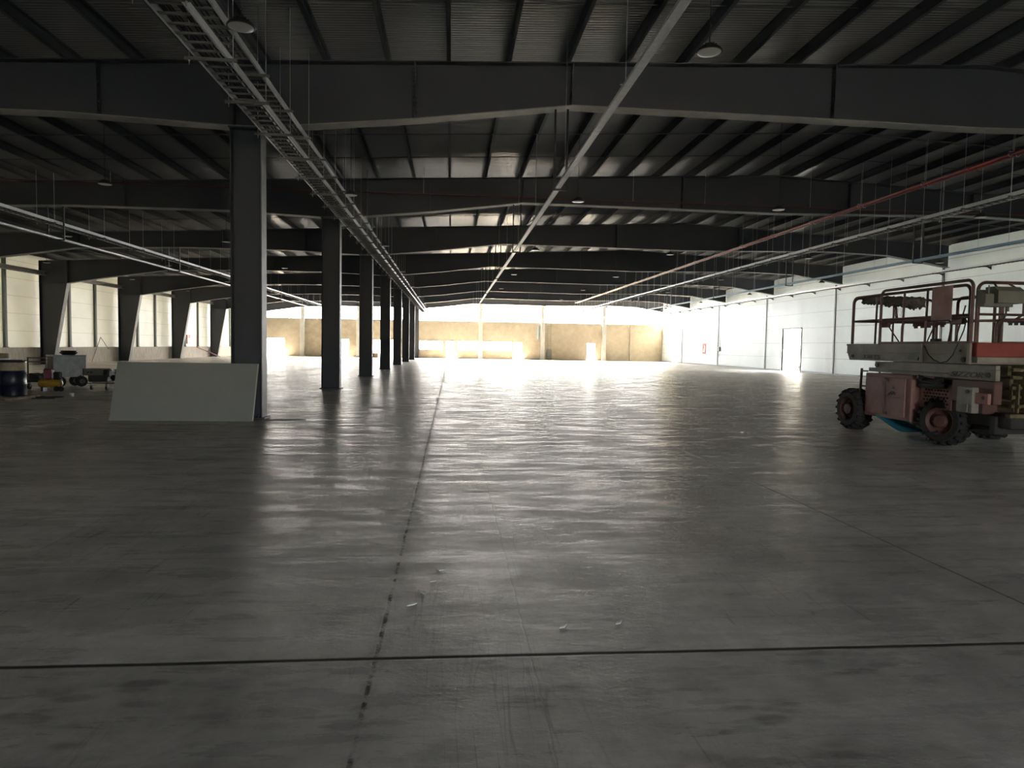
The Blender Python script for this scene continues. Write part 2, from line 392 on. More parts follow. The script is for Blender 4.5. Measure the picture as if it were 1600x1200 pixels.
# ------------------------------------------------------------------ shell
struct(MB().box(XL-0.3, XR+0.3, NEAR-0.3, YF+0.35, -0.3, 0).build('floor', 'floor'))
g = MB().box(-400, XL-0.3, -200, 500, -0.5, -0.12).box(XR+0.3, 400, -200, 500, -0.5, -0.12).box(XL-0.3, XR+0.3, YF+0.35, 500, -0.5, -0.12).box(XL-0.3, XR+0.3, -200, NEAR-0.3, -0.5, -0.12)
o = g.build('yard_ground', 'sand'); tag(o, 'pale gravel yard outside the hall', 'ground'); struct(o)
r = MB()
r.prism([(XL-0.1, zt(XL)+0.26), (RIDGE, zt(RIDGE)+0.26), (XR+0.4, zt(XR)+0.26), (XR+0.4, zt(XR)+0.34), (RIDGE, zt(RIDGE)+0.34), (XL-0.1, zt(XL)+0.34)], NEAR-0.3, YF+0.6)
struct(r.build('ceiling', 'roof'))

def holed(mb, axis, u0, u1, z0, z1, t0, t1, holes):
    """solid wall in plane axis ('Y': u is x; 'X': u is y) with rectangular holes (u0,u1,z0,z1)"""
    us = sorted({u0, u1, *[h[0] for h in holes], *[h[1] for h in holes]})
    for a, b in zip(us, us[1:]):
        hs = sorted([(h[2], h[3]) for h in holes if h[0] <= a+1e-6 and h[1] >= b-1e-6])
        z = z0
        for (p, q) in hs+[(z1, z1)]:
            if p > z+1e-6:
                if axis == 'Y': mb.box(a, b, t0, t1, z, p)
                else: mb.box(t0, t1, a, b, z, p)
            z = q
    return mb
# far wall: rough concrete up to the clerestory
H_DOOR = 2.15
far_holes = [(-21.6, -19.5, 0, H_DOOR), (-13.0, -12.05, 0, H_DOOR), (-9.5, -8.3, 0, H_DOOR), (-7.3, -6.7, 0, H_DOOR),
             (-3.8, -0.95, 1.02, 2.12), (-0.66, 0.48, 0, H_DOOR), (0.74, 7.32, 1.0, 2.15), (7.46, 8.62, 0, H_DOOR-0.06), (16.5, 17.62, 0, H_DOOR)]
struct(holed(MB(), 'Y', XL, XR, 0, 4.45, YF, YF+0.2, far_holes).build('wall_far', 'conc'))
t = MB(); t.box(XL, XR, YF-0.04, YF+0.24, 4.45, 4.52); struct(t.build('trim_1', 'gcol'))
# windows and doors of the far wall: thin frames
k = 0
for i, (a, b, z0, z1) in enumerate(far_holes):
    fb = MB(); w = 0.05
    fb.box(a, a+w, YF-0.03, YF+0.22, z0, z1).box(b-w, b, YF-0.03, YF+0.22, z0, z1).box(a, b, YF-0.03, YF+0.22, z1-w, z1)
    if z0 > 0:
        fb.box(a, b, YF-0.05, YF+0.22, z0, z0+w)
        k += 1; o = struct(fb.build('window_%d' % k, 'gcol'))
    else:
        o = struct(fb.build('door_%d' % (i+1), 'gcol'))
# gable end cladding above the clerestory
t = MB(); t.prism([(XL, 6.55), (XR, 6.55), (XR, zt(XR)+0.26), (RIDGE, zt(RIDGE)+0.26), (XL, zt(XL)+0.26)], YF+0.5, YF+0.56)
struct(t.build('trim_2', 'panel'))
# clerestory girts
names = ['lower', 'upper']
for i, z in enumerate((5.05, 5.55)):
    t = MB(); t.bar((XL, YF+0.12, z), (XR, YF+0.12, z), 0.05, 0.05)
    for q in range(-20, 24, 4): t.bar((q+0.6*i, YF+0.12, z-0.5), (q+0.6*i, YF+0.12, z), 0.03, 0.03)
    tag(t.build('clerestory_rail', 'galv'), 'thin %s rail crossing the bright opening above the concrete end wall' % names[i], 'rail')
# right wall
rdoor = (48.75, 51.7, 0, 3.25)
struct(holed(MB(), 'X', NEAR, YF+0.5, 0, zt(XR)+0.275, XR, XR+0.12, [rdoor]).build('wall_right', 'panel'))
for i, y in enumerate((24.2, 34.2, 44.35, 54.5, 64.6, 75.0)):
    struct(MB().box(XR-0.05, XR, y-0.07, y+0.07, 0, 6.1 if y > 30 else 6.3).build('trim_%d' % (i+3), 'galv_d'))
struct(MB().box(XR-0.03, XR, NEAR, rdoor[0]-0.1, 0, 0.10).box(XR-0.03, XR, rdoor[1]+0.1, YF, 0, 0.10).build('baseboard_right', 'galv_d'))
dr = MB(); dr.box(XR-0.04, XR+0.16, rdoor[0]-0.08, rdoor[0], 0, 3.33).box(XR-0.04, XR+0.16, rdoor[1], rdoor[1]+0.08, 0, 3.33).box(XR-0.04, XR+0.16, rdoor[0]-0.08, rdoor[1]+0.08, 3.25, 3.33)
d10 = struct(dr.build('door_10', 'galv_d'))
MB().box(XR+0.1, XR+1.3, rdoor[1]-0.06, rdoor[1]-0.01, 0.02, 3.2).build('door_leaf', 'flange', d10, loc=(0, 0, 0))
# side room seen through it
sr = MB(); sr.box(XR+6.0, XR+6.1, 44, 66, 0, 4).box(XR+0.12, XR+6.1, 66, 66.1, 0, 4).box(XR+0.12, XR+6.1, 43.9, 44, 0, 4)
struct(sr.build('wall_side_room', 'panel'))
struct(MB().box(XR+0.3, XR+6.1, 43.9, 66.1, -0.12, -0.005).build('floor_side_room', 'floor'))
# left wall
struct(MB().box(XL, XL+0.22, NEAR, YF, 0, 1.05).build('wall_left_plinth', 'plinth'))
bpy.data.objects['wall_left_plinth'].name = 'wall_left'
struct(MB().box(XL-0.02, XL+0.06, NEAR, YF+0.5, 1.05, zt(XL)+0.27).build('wall_left_cladding', 'panel_left'))
# wall behind the camera with the opening added for fill light
rw = MB(); holed(rw, 'Y', XL, XR, 0, 6.2, NEAR-0.12, NEAR, [REAR_OPEN]); rw.prism([(XL, 6.2), (XR, 6.2), (XR, zt(XR)+0.26), (RIDGE, zt(RIDGE)+0.26), (XL, zt(XL)+0.26)], NEAR-0.12, NEAR)
struct(rw.build('wall_rear', 'panel'))

# ------------------------------------------------------------------ gable columns
for i, x in enumerate((-17.45, -10.95, 3.5, 11.04, 18.6)):
    b = MB(); b.box(x-0.24, x+0.24, YF-0.45, YF+0.0, 0, 4.5).box(x-0.2, x+0.2, YF-0.1, YF+0.25, 4.5, 6.75)
    b.box(x-0.3, x+0.3, YF-0.5, YF, 0, 0.12)
    tag(b.build('gable_column', 'gcol'), 'pale grey column against the far concrete wall, %s from the left' % ORD[i], 'column', 'gable columns')

# ------------------------------------------------------------------ steel frames
BOT = [(-23.05, 4.95), (-20.8, 5.35), (-17.4, 5.86), (-12.5, 6.02), (-7.6, 6.02), (-4.46, 5.90), (-3.84, 5.90), (-2.85, 5.99), (-0.78, 6.2), (2.47, 6.62), (7.0, 6.60), (11.6, 6.56), (14.5, 6.62), (19.3, 6.72), (22.5, 6.62), (25.95, 6.08)]
def zb(x):
    for (a, za), (b, zb_) in zip(BOT, BOT[1:]):
        if a <= x <= b: return za+(zb_-za)*(x-a)/(b-a)
    return BOT[0][1]
CW = 0.175     # half flange width
def make_beam():
    root = local('rafter_beam')
    top = [(-24.65, zt(-24.65)), (RIDGE, zt(RIDGE)), (25.95, zt(25.95))]
    w = MB()
    # web as quads between successive x
    xs = sorted({p[0] for p in BOT} | {RIDGE, -24.65})
    for a, b in zip(xs, xs[1:]):
        za = 4.95 if a < -23 else zb(a); zb2 = zb(b)
        w.prism([(a, za), (b, zb2), (b, zt(b)-0.01), (a, zt(a)-0.01)], CW-0.008, CW+0.008)
    w.build('web', 'steel', root, loc=(0, 0, 0))
    f = MB()
    for (a, za), (b, zb2) in zip(BOT, BOT[1:]):
        f.prism([(a, za-0.02), (b, zb2-0.02), (b, zb2), (a, za)], 0, 2*CW)
    f.build('bottom_flange', 'flange', root, loc=(0, 0, 0))
    f = MB()
    for (a, za), (b, zb2) in zip(top, top[1:]):
        f.prism([(a, za-0.02), (b, zb2-0.02), (b, zb2), (a, za)], 0, 2*CW)
    f.build('top_flange', 'steel', root, loc=(0, 0, 0))
    for x, dbl in ((-17.4, 1), (-10.9, 0), (-7.0, 1), (-4.4, 0), (-3.9, 0), (-0.8, 1), (2.47, 1), (8.2, 1), (14.5, 0), (19.3, 1)):
        s_ = MB(); s_.box(x-0.018, x+0.018, 0.01, 2*CW-0.01, zb(x), zt(x)-0.02)
        if dbl:
            for q in range(5):
                for sx in (-1, 1):
                    for zz in (zb(x)+0.08+q*0.09, zt(x)-0.10-q*0.09):
                        s_.tube([(x+sx*0.018, 0.08, zz), (x+sx*0.045, 0.08, zz)], 0.02, 6)
        s_.build('splice_plate', 'steel', root, loc=(0, 0, 0))
    return root
def make_column():
    root = local('steel_column')
    x0, x1, zc = -4.46, -3.84, 5.88
    MB().box(x0+0.02, x1-0.02, CW-0.008, CW+0.008, 0.03, zc).build('web', 'steel', root, loc=(0, 0, 0))
    MB().box(x1-0.02, x1, 0, 2*CW, 0.03, zc).build('flange', 'flange', root, loc=(0, 0, 0))  # flange facing the light, coloured in the lit tone
    MB().box(x0, x0+0.02, 0, 2*CW, 0.03, zc).build('flange', 'steel', root, loc=(0, 0, 0))
    b = MB().box(x0-0.06, x1+0.06, -0.06, 2*CW+0.06, 0, 0.03)
    for sx in (x0+0.1, x1-0.1):
        for y in (0.06, 2*CW-0.06): b.tube([(sx, y, 0.03), (sx, y, 0.08)], 0.016, 6)
    b.build('base_plate', 'steel', root, loc=(0, 0, 0))
    MB().box(x0-0.03, x1+0.03, -0.01, 2*CW+0.01, zc-0.03, zc).build('cap_plate', 'steel', root, loc=(0, 0, 0))
    return root
def make_wall_column():
    root = local('tapered_wall_column')
    MB().prism([(-24.63, 0.02), (-23.97, 0.02), (-23.07, 4.95), (-24.63, 4.95)], CW-0.008, CW+0.008).build('web', 'steel', root, loc=(0, 0, 0))
    MB().prism([(-23.95, 0), (-23.97, 0), (-23.07, 4.95), (-23.05, 4.95)], 0, 2*CW).build('inner_flange', 'flange', root, loc=(0, 0, 0))
    MB().box(-24.65, -24.63, 0, 2*CW, 0, zt(-24.65)-0.03).build('outer_flange', 'steel', root, loc=(0, 0, 0))
    MB().box(-24.63, -23.05, 0, 2*CW, 4.93, 4.95).build('stiffener', 'steel', root, loc=(0, 0, 0))
    MB().box(-23.075, -23.05, 0, 2*CW, 4.95, zt(-23.05)-0.03).build('stiffener', 'steel', root, loc=(0, 0, 0))
    return root
beam, colm, wcol = make_beam(), make_column(), make_wall_column()
kb, kc, kw = kids_of(beam), kids_of(colm), kids_of(wcol)
for i, y in enumerate(FR):
    b = beam if i == 0 else copy_kids(beam, kb); b.location = (0, y if i < 7 else YF-0.36, 0)
    tag(b, 'dark tapered steel roof beam spanning the hall, %s from the camera' % ORD[i] if i < 7 else 'dark steel roof beam over the bright opening, farthest of all', 'beam', 'roof beams')
    c = colm if i == 0 else copy_kids(colm, kc); c.location = (0, y if i < 7 else YF-0.36, 0)
    tag(c, ['dark steel column nearest the camera, with a pale board leaning on it', ][0] if i == 0 else 'dark steel column %s from the camera in the middle row' % ORD[i] if i < 7 else 'last steel column of the middle row, touching the far wall', 'column', 'middle row of steel columns')
    if i >= 1:
        c = wcol if i == 1 else copy_kids(wcol, kw); c.location = (0, y if i < 7 else YF-0.36, 0)
        tag(c, 'tapered steel column on the left wall under the %s roof beam' % ORD[i], 'column', 'left wall columns')

# purlins
def purlin_mesh():
    # C section: web with lips, length along y
    m = MB(); a, b = NEAR+0.1, YF+0.4
    m.box(-0.004, 0.004, a, b, 0, 0.25).box(-0.004, 0.075, a, b, 0, 0.006).box(-0.004, 0.075, a, b, 0.244, 0.25).box(0.069, 0.075, a, b, 0, 0.025)
    return m
xsL = [-0.15+1.24*k for k in range(-19, 10)]
xsR = [12.25+1.24*k for k in range(0, 12) if 12.25+1.24*k < 25.9]
pm = None
for side, xs in (('left', xsL[::-1]), ('right', xsR)):
    for i, x in enumerate(xs):
        if pm is None: pm = purlin_mesh().build('roof_purlin', 'purlin'); o = pm
        else: o = pm.copy(); COL.objects.link(o)
        o.location = (x, 0, zt(x)); 
        if side == 'right': o.scale = (-1, 1, 1)
        tag(o, 'dark steel roof purlin running away from the camera, %s to the %s of the ridge' % (ordw(i), side), 'purlin', 'roof purlins')
# sag rods and conduits at roof level
def across(name, y, dz, r_, m, label, cat, grp, x0=-24.4, x1=25.8):
    pts = [(x, y, zt(x)+dz) for x in (x0, RIDGE, x1)]
    return tag(MB().tube(pts, r_, 6).build(name, m), label, cat, grp)
bays = [FR[0]-D]+FR
for i in range(8):
    for k, off in enumerate((5.2, 7.5)):
        across('sag_rod', bays[i]+off, 0.1, 0.009, 'purlin', 'thin tie rod crossing the purlins, %s of the pair in the %s roof bay' % (('nearer', 'farther')[k], ORD[i]), 'rod', 'purlin tie rods')
# eave beams on the left wall (between wall columns)
for i in range(0, 7):
    a = FR[i]+2*CW+0.01; b = FR[i+1]-0.01
    m = MB().box(-24.45, -24.2, a, b, 5.35, 5.37).box(-24.45, -24.2, a, b, 5.58, 5.60).box(-24.335, -24.315, a, b, 5.37, 5.58)
    tag(m.build('eave_beam', 'flange'), 'grey eave beam along the top of the left wall, between the %s and %s frames' % (ORD[i], ORD[i+1]), 'beam', 'left eave beams')
# posts of the left wall cladding
n_ = 0
for i in range(1, 8):
    for k in (1, 2):
        y = FR[i-1]+k*D/3+0.3
        m = MB().box(XL+0.06, XL+0.20, y-0.10, y+0.10, 1.05, zt(XL)+0.1).box(XL+0.06, XL+0.24, y-0.13, y+0.13, 1.05, 1.09)
        tag(m.build('wall_post', 'post'), 'dark green-grey post on the left wall, %s post of the %s wall bay' % (('nearer', 'farther')[k-1], ORD[i-1]), 'post', 'left wall posts')

# ------------------------------------------------------------------ cable ladders
def ladder(name, xa, xb, z, y0, y1, label, step=0.25, cables=0, side_h=0.09):
    root = local(name, label, 'cable ladder')
    for x, s_ in ((xa, 1), (xb, -1)):
        m = MB().box(x-0.004, x+0.004, y0, y1, z, z+side_h).box(min(x, x+0.025*s_), max(x, x+0.025*s_), y0, y1, z, z+0.004).box(min(x, x+0.025*s_), max(x, x+0.025*s_), y0, y1, z+side_h-0.004, z+side_h)
        m.build('side_rail', 'galv', root, loc=(0, 0, 0))
    n = int((y1-y0)/step); rest = MB(); first = None
    st = max(0, int((4.0-y0)/step))
    cnt = 0
    for k in range(n):
        y = y0+0.1+k*step
        if k >= st and cnt < 98:
            if first is None:
                first = MB().box(xa+0.005, xb-0.005, -0.022, 0.022, z+0.012, z+0.032).build('rung', 'galv_d', root, loc=(0, y, 0))
            else:
                c = first.copy(); COL.objects.link(c); c.location = (0, y, 0)
            cnt += 1
        else:
            rest.box(xa+0.005, xb-0.005, y-0.022, y+0.022, z+0.012, z+0.032)
    tag(rest.build('rung', 'galv_d', root, loc=(0, 0, 0)), kind='stuff')
    for k in range(cables):
        x = xa+0.05+(xb-xa-0.1)*(k+0.5)/cables; ph = random.random()*6
        pts = [(x+0.015*math.sin(y*0.9+ph), y, z+0.05+0.006*math.sin(y*1.7+ph)) for y in [y0+0.5+q*1.0 for q in range(int(y1-y0-1))]]
        MB().tube(pts, 0.013, 5).build('cable', 'cable', root, loc=(0, 0, 0))
    return root
ladder('cable_ladder', -3.40, -2.98, 5.30, 2.0, 79.8, 'galvanised cable ladder beside the middle columns, lower of the two tiers', cables=5)
ladder('cable_ladder', -3.40, -2.98, 5.72, 2.0, 80.0, 'galvanised cable ladder beside the middle columns, upper of the two tiers', cables=4)
ladder('cable_ladder', 14.5, 14.9, 5.70, 10.0, 80.0, 'galvanised cable ladder hanging high on the right, between red and blue pipes', cables=3)
ladder('cable_ladder', -13.35, -12.95, 5.36, 12.0, 80.0, 'galvanised cable ladder hanging on the left side of the hall', cables=2)
ladder('cable_tray', 25.45, 25.9, 5.83, 12.0, 81.5, 'bright cable tray running along the white right wall', cables=2)
# trapeze hangers
def hanger(xa, xb, zs, name='trapeze_hanger'):
    root = local(name)
    zr = zt((xa+xb)/2)+0.262
    for z in zs:
        m = MB().box(xa-0.12, xb+0.12, -0.02, 0.02, z-0.042, z-0.004)
        m.box(xa-0.125, xa-0.115, -0.024, 0.024, z-0.046, z)
        m.build('channel', 'galv_d', root, loc=(0, 0, 0))
    for x in (xa-0.07, xb+0.07):
        m = MB().tube([(x, 0, min(zs)-0.1), (x, 0, zr)], 0.006, 6)
        for z in zs: m.tube([(x, 0, z-0.056), (x, 0, z-0.042)], 0.014, 6)
        m.build('rod', 'rod', root, loc=(0, 0, 0))
    return root
for nm, xa, xb, zs, y0, side in (('m', -3.40, -2.98, (5.30, 5.72), 6.3, 'two-tier hanger bracket carrying the middle cable ladders, %s from the camera'),
                               ('r', 14.5, 14.9, (5.70,), 13.4, 'hanger bracket under the right-hand cable ladder, %s from the camera'),
                               ('l', -13.35, -12.95, (5.36,), 14.0, 'hanger bracket under the left-hand cable ladder, %s from the camera')):
    h0 = hanger(xa, xb, zs); kh = kids_of(h0); i = 0; y = y0
    step = 1.6 if nm == 'm' else 3.2 if nm == 'l' else 1.65
    while y < 79.5:
        h = h0 if i == 0 else copy_kids(h0, kh); h.location = (0, y, 0)
        tag(h, side % ordw(i), 'hanger', {'m': 'hangers of the middle cable ladders', 'r': 'hangers of the right cable ladder', 'l': 'hangers of the left cable ladder'}[nm])
        i += 1; y += step
# brackets of the wall tray
b0 = None
for i in range(21):
    y = 15+3.2*i
    if b0 is None:
        b0 = MB().box(25.35, XR, -0.02, 0.02, 5.78, 5.825).prism([(25.75, 5.78), (XR, 5.78), (XR, 5.66)], -0.004, 0.004).build('wall_bracket', 'galv_d'); o = b0
    else: o = b0.copy(); COL.objects.link(o)
    o.location = (0, y, 0)
    tag(o, 'small steel bracket under the right wall cable tray, %s from the camera' % ordw(i), 'bracket', 'wall tray brackets')

# centre lighting trunking
TX, TZ = 2.26, 5.0
root = local('cable_trunking', 'narrow galvanised trunking hanging down the middle of the nave', 'trunking')
seg = 3.0; y = 2.0
while y < 80:
    m = MB(); y1 = y+seg-0.02
    m.box(TX-0.045, TX+0.045, y, y1, TZ-0.004, TZ).box(TX-0.045, TX-0.041, y, y1, TZ, TZ+0.05).box(TX+0.041, TX+0.045, y, y1, TZ, TZ+0.05)
    m.box(TX-0.055, TX-0.045, y, y1, TZ-0.008, TZ+0.004).box(TX+0.045, TX+0.055, y, y1, TZ-0.008, TZ+0.004)
    m.box(TX-0.058, TX+0.058, y1-0.12, y1+0.02, TZ-0.007, TZ-0.003)
    m.build('trunking_length', 'galv', root, loc=(0, 0, 0)); y += seg
# thin rods holding it
r0 = None; i = 0; y = 4.2
while y < 79:
    if r0 is None:
        m = MB().tube([(TX, 0, TZ+0.02), (TX, 0, zt(TX)+0.262)], 0.006, 6); m.box(TX-0.07, TX+0.07, -0.015, 0.015, TZ+0.05, TZ+0.058); r0 = m.build('hanger_rod', 'rod'); o = r0
    else: o = r0.copy(); COL.objects.link(o)
    o.location = (0, y, 0); tag(o, 'thin rod carrying the middle trunking, %s from the camera' % ordw(i), 'rod', 'trunking rods')
    i += 1; y += 4.85
# black drop frames under the beams (middle, left pipe, blue pipe)
def drop_frame(x, z, y, label, grp, w=0.26):
    root = empty('pipe_drop_hanger', (x, y, z), label, 'hanger', grp)
    top = zb(x)-0.02
    for q, mm in ((-w/2, 'black'), (w/2, 'black')):
        MB().box(x+q-0.02, x+q+0.02, y+0.15, y+0.19, z-0.1, top).build('post', mm, root)
    MB().box(x-w/2-0.02, x+w/2+0.02, y+0.15, y+0.19, z-0.12, z-0.08).build('crossbar', 'black', root)
    return root
for i, y in enumerate(FR[:7]):
    drop_frame(TX, TZ, y, 'black U-shaped drop frame holding the middle trunking under the %s beam' % ORD[i], 'trunking drop frames')
PX, PZ = -13.15, 4.97
for i, y in enumerate(FR[1:7]):
    drop_frame(PX, PZ, y, 'black U-shaped drop frame holding the left pipe under the %s beam' % ORD[i+1], 'left pipe drop frames', 0.5)
BX, BZ = 17.3, 5.03
for i, y in enumerate(FR[1:7]):
    drop_frame(BX, BZ, y, 'black U-shaped drop frame holding the blue pipe under the %s beam' % ORD[i+1], 'blue pipe drop frames', 0.36)
# pipes
tag(MB().tube([(PX-0.15, 8, PZ), (PX-0.15, 80, PZ)], 0.045, 10).build('service_pipe', 'galv', smooth=True), 'long galvanised pipe hanging below the left cable ladder', 'pipe')
tag(MB().tube([(BX, 8, BZ), (BX, 80, BZ)], 0.055, 10).build('service_pipe', 'bluepipe', smooth=True), 'long light blue pipe hanging on the right side of the hall', 'pipe')
RX, RZ = 13.6, 6.44
root = local('sprinkler_main', 'pair of red sprinkler pipes running side by side on the right', 'pipe')
for dx in (-0.1, 0.1):
    m = MB().tube([(RX+dx, 8, RZ), (RX+dx, 74, RZ)], 0.036, 10)
    y = 11
    while y < 74: m.tube([(RX+dx, y, RZ), (RX+dx, y+0.12, RZ)], 0.05, 10); y += 6
    m.build('pipe_run', 'redpipe', root, loc=(0, 0, 0), smooth=True)
i = 0; y = 9.5; c0 = None
while y < 74:
    if c0 is None:
        c0 = local('pipe_hanger')
        m = MB().tube([(RX, 0, RZ+0.08), (RX, 0, zt(RX)+0.262)], 0.006, 6); m.build('rod', 'rod', c0, loc=(0, 0, 0))
        m = MB()
        for dx in (-0.1, 0.1):
            m.tube([(RX+dx+0.055*math.cos(t), 0, RZ+0.055*math.sin(t)) for t in [q*math.pi/6 for q in range(13)]], 0.006, 5)
        m.box(RX-0.14, RX+0.14, -0.012, 0.012, RZ+0.06, RZ+0.072); m.build('clamp', 'rod', c0, loc=(0, 0, 0)); kc0 = kids_of(c0); o = c0
    else: o = copy_kids(c0, kc0)
    o.location = (0, y, 0); tag(o, 'clamp and rod holding the red sprinkler pipes, %s from the camera' % ordw(i), 'hanger', 'sprinkler pipe hangers')
    i += 1; y += 3.1
# branch across the hall
YB = 23.75; ZB = 6.72
m = MB().tube([(-24.2, YB, ZB-0.02), (25.7, YB, ZB+0.02)], 0.02, 8)
for x in range(-22, 26, 4): m.tube([(x, YB, ZB), (x, YB, ZB-0.1)], 0.012, 6)
tag(m.build('sprinkler_branch', 'branch', smooth=True), 'thin red pipe crossing the whole hall in front of the second beam', 'pipe')
for i, x in enumerate((-18.4, -11.2, -1.0, 2.3, 6.3, 8.9, 12.8, 17.9, 22.0)):
    tag(MB().tube([(x, YB, ZB+0.02), (x, YB, zt(x)+0.262)], 0.007, 6).build('hanger_rod', 'rod'), 'thin rod holding the crossing red pipe, %s from the left' % ORD[i], 'rod', 'branch pipe rods')
# rods of the right hand services (wall side)
i = 0; r0 = None; y = 14.0
while y < 80:
    if r0 is None:
        m = MB().tube([(BX, 0, BZ+0.06), (BX, 0, zt(BX)+0.262)], 0.006, 6)
        m.tube([(BX+0.062*math.cos(t), 0, BZ+0.062*math.sin(t)) for t in [q*math.pi/6 for q in range(13)]], 0.006, 5); r0 = m.build('hanger_rod', 'rod'); o = r0
    else: o = r0.copy(); COL.objects.link(o)
    o.location = (0, y, 0); tag(o, 'thin ringed rod holding the blue pipe, %s from the camera' % ordw(i), 'rod', 'blue pipe rods'); i += 1; y += 3.0
i = 0; r0 = None; y = 15.4
while y < 80:
    if r0 is None:
        m = MB().tube([(20.6, 0, 5.75), (20.6, 0, zt(20.6)+0.262)], 0.006, 6).tube([(20.6, 0, 5.71), (20.6, 0, 5.76)], 0.02, 8); r0 = m.build('drop_rod', 'rod'); o = r0
    else: o = r0.copy(); COL.objects.link(o)
    o.location = (0, y, 0); tag(o, 'bare threaded rod dangling between blue pipe and right wall, %s from the camera' % ordw(i), 'rod', 'dangling rods'); i += 1; y += 3.3

# ------------------------------------------------------------------ high bay lamps
def make_lamp():
    root = local('high_bay_lamp')
    MB().lathe([(0.02, 0.105), (0.06, 0.10), (0.085, 0.075), (0.09, 0.045), (0.155, 0.03), (0.175, 0.005), (0.178, -0.01), (0.165, -0.014)], n=28).build('housing', 'black', root, loc=(0, 0, 0), smooth=True)
    f = MB()
    for q in range(10):
        t = q*math.pi/5; f.bar((0.05*math.cos(t), 0.05*math.sin(t), 0.06), (0.10*math.cos(t), 0.10*math.sin(t), 0.06), 0.006, 0.06)
    f.build('cooling_fins', 'black', root, loc=(0, 0, 0))
    MB().lathe([(0.10, -0.022), (0.15, -0.018), (0.163, -0.012)], n=28).build('lens', 'lens', root, loc=(0, 0, 0), smooth=True)
    m = MB().tube([(0, 0, 0.10), (0, 0, 0.2)], 0.009, 6)
    m.tube([(0.018*math.cos(t), 0, 0.215+0.018*math.sin(t)) for t in [q*math.pi/4 for q in range(9)]], 0.004, 5)
    m.tube([(0.0, 0, 0.23), (0.0, 0, 0.45)], 0.004, 5)
    m.tube([(0.0, 0.0, 0.30), (0.03, 0, 0.33), (0.0, 0, 0.38)], 0.006, 5)
    m.build('hook', 'black', root, loc=(0, 0, 0))
    return root
lamp = make_lamp(); kl = kids_of(lamp); LZ = 5.63; first = True
lx = [-21.4, -15.2, -9.1, -2.75, 3.48, 9.3, 15.5, 21.6]
for r_ in range(8):
    y = 9.3+D*r_
    across('lamp_conduit', y+0.04, -0.03, 0.014, 'galv_d', 'thin conduit crossing under the roof above the %s row of lamps' % ORD[r_], 'conduit', 'lamp conduits')
    for c_, x in enumerate(lx):
        if r_ == 0 and x not in (-2.75, 3.48): continue
        L = lamp if first else copy_kids(lamp, kl); first = False
        L.location = (x, y, LZ+random.uniform(-0.03, 0.03))
        MB().tube([(0, 0, 0.44), (0, 0, zt(x)+0.255-L.location.z)], 0.006, 6).build('suspension', 'black', L, loc=(0, 0, 0))
        if r_ == 0: lab = 'black high bay lamp near the top edge, %s' % ('left of the middle trunking' if c_ == 3 else 'right of the middle trunking')
        else: lab = 'black high bay lamp in the %s row from the camera, %s from the left' % (ORD[r_], ORD[c_])
        tag(L, lab, 'lamp', 'high bay lamps')

# ------------------------------------------------------------------ wall fittings
def hose_cabinet(x, y, z, side, label):
    root = empty('fire_hose_cabinet', (x, y, z), label, 'cabinet')
    s = side
    MB().bbox(min(x, x+s*0.18), max(x, x+s*0.18), y-0.38, y+0.38, z-0.42, z+0.42, 0.01).build('cabinet_box', 'red', root)
    MB().box(min(x+s*0.18, x+s*0.19), max(x+s*0.18, x+s*0.19), y-0.25, y+0.25, z-0.30, z+0.12).build('door_panel', 'white', root)
    return root
hose_cabinet(XL+0.07, 66.9, 1.75, 1, 'red fire hose cabinet with pale door on the left wall')
root = empty('fire_sign', (XR, 68.2, 1.66), 'red framed fire equipment board on the white right wall', 'sign')
MB().box(XR-0.03, XR, 67.75, 68.65, 1.15, 2.2).build('backing', 'red', root)
m = MB().prism([(68.45, 1.3), (68.0, 1.3), (67.95, 1.9), (68.2, 2.05), (68.1, 1.75), (68.4, 1.6)], XR-0.04, XR-0.03, 'YZ'); m.build('symbol', 'white', root)
root = empty('switch_box', (XR-0.1, 64.1, 1.7), 'small grey switch box with conduit beside a wall joint on the right', 'switch box')
MB().bbox(XR-0.12, XR, 64.0, 64.35, 1.45, 1.85, 0.01).build('enclosure', 'galv_d', root)
MB().tube([(XR-0.05, 64.2, 1.85), (XR-0.05, 64.2, 4.9)], 0.02, 6).build('conduit', 'galv', root)
MB().tube([(XR-0.05, 64.2, 1.45), (XR-0.05, 64.2, 0.9)], 0.015, 6).build('cable', 'black', root)
# ladder and pipe on the far wall
root = empty('wall_ladder', (11.9, YF, 0), 'fixed access ladder on the far wall beside a column', 'ladder')
for x in (11.65, 12.05): MB().bar((x, YF-0.15, 1.3), (x, YF-0.15, 4.6), 0.04, 0.04).build('stile', 'galv_d', root)
for q in range(11): MB().tube([(11.65, YF-0.15, 1.4+0.3*q), (12.05, YF-0.15, 1.4+0.3*q)], 0.015, 5).build('rung', 'galv_d', root)
tag(MB().bbox(11.6, 12.2, YF-0.12, YF-0.003, 0.0, 1.28, 0.01).build('electrical_cabinet', 'galv_d'), 'pale grey cabinet below the ladder on the far wall', 'cabinet')
tag(MB().tube([(10.5, YF-0.08, 2.5), (10.5, YF-0.08, 4.1)], 0.08, 10).build('drain_pipe', 'bluepipe'), 'light blue vertical pipe stub on the far wall', 'pipe')
tag(MB().bbox(21.9, 22.02, YF-0.12, YF-0.002, 0.0, 4.4, 0.005).build('conduit_riser', 'conc'), 'thin riser on the right part of the far wall', 'conduit')
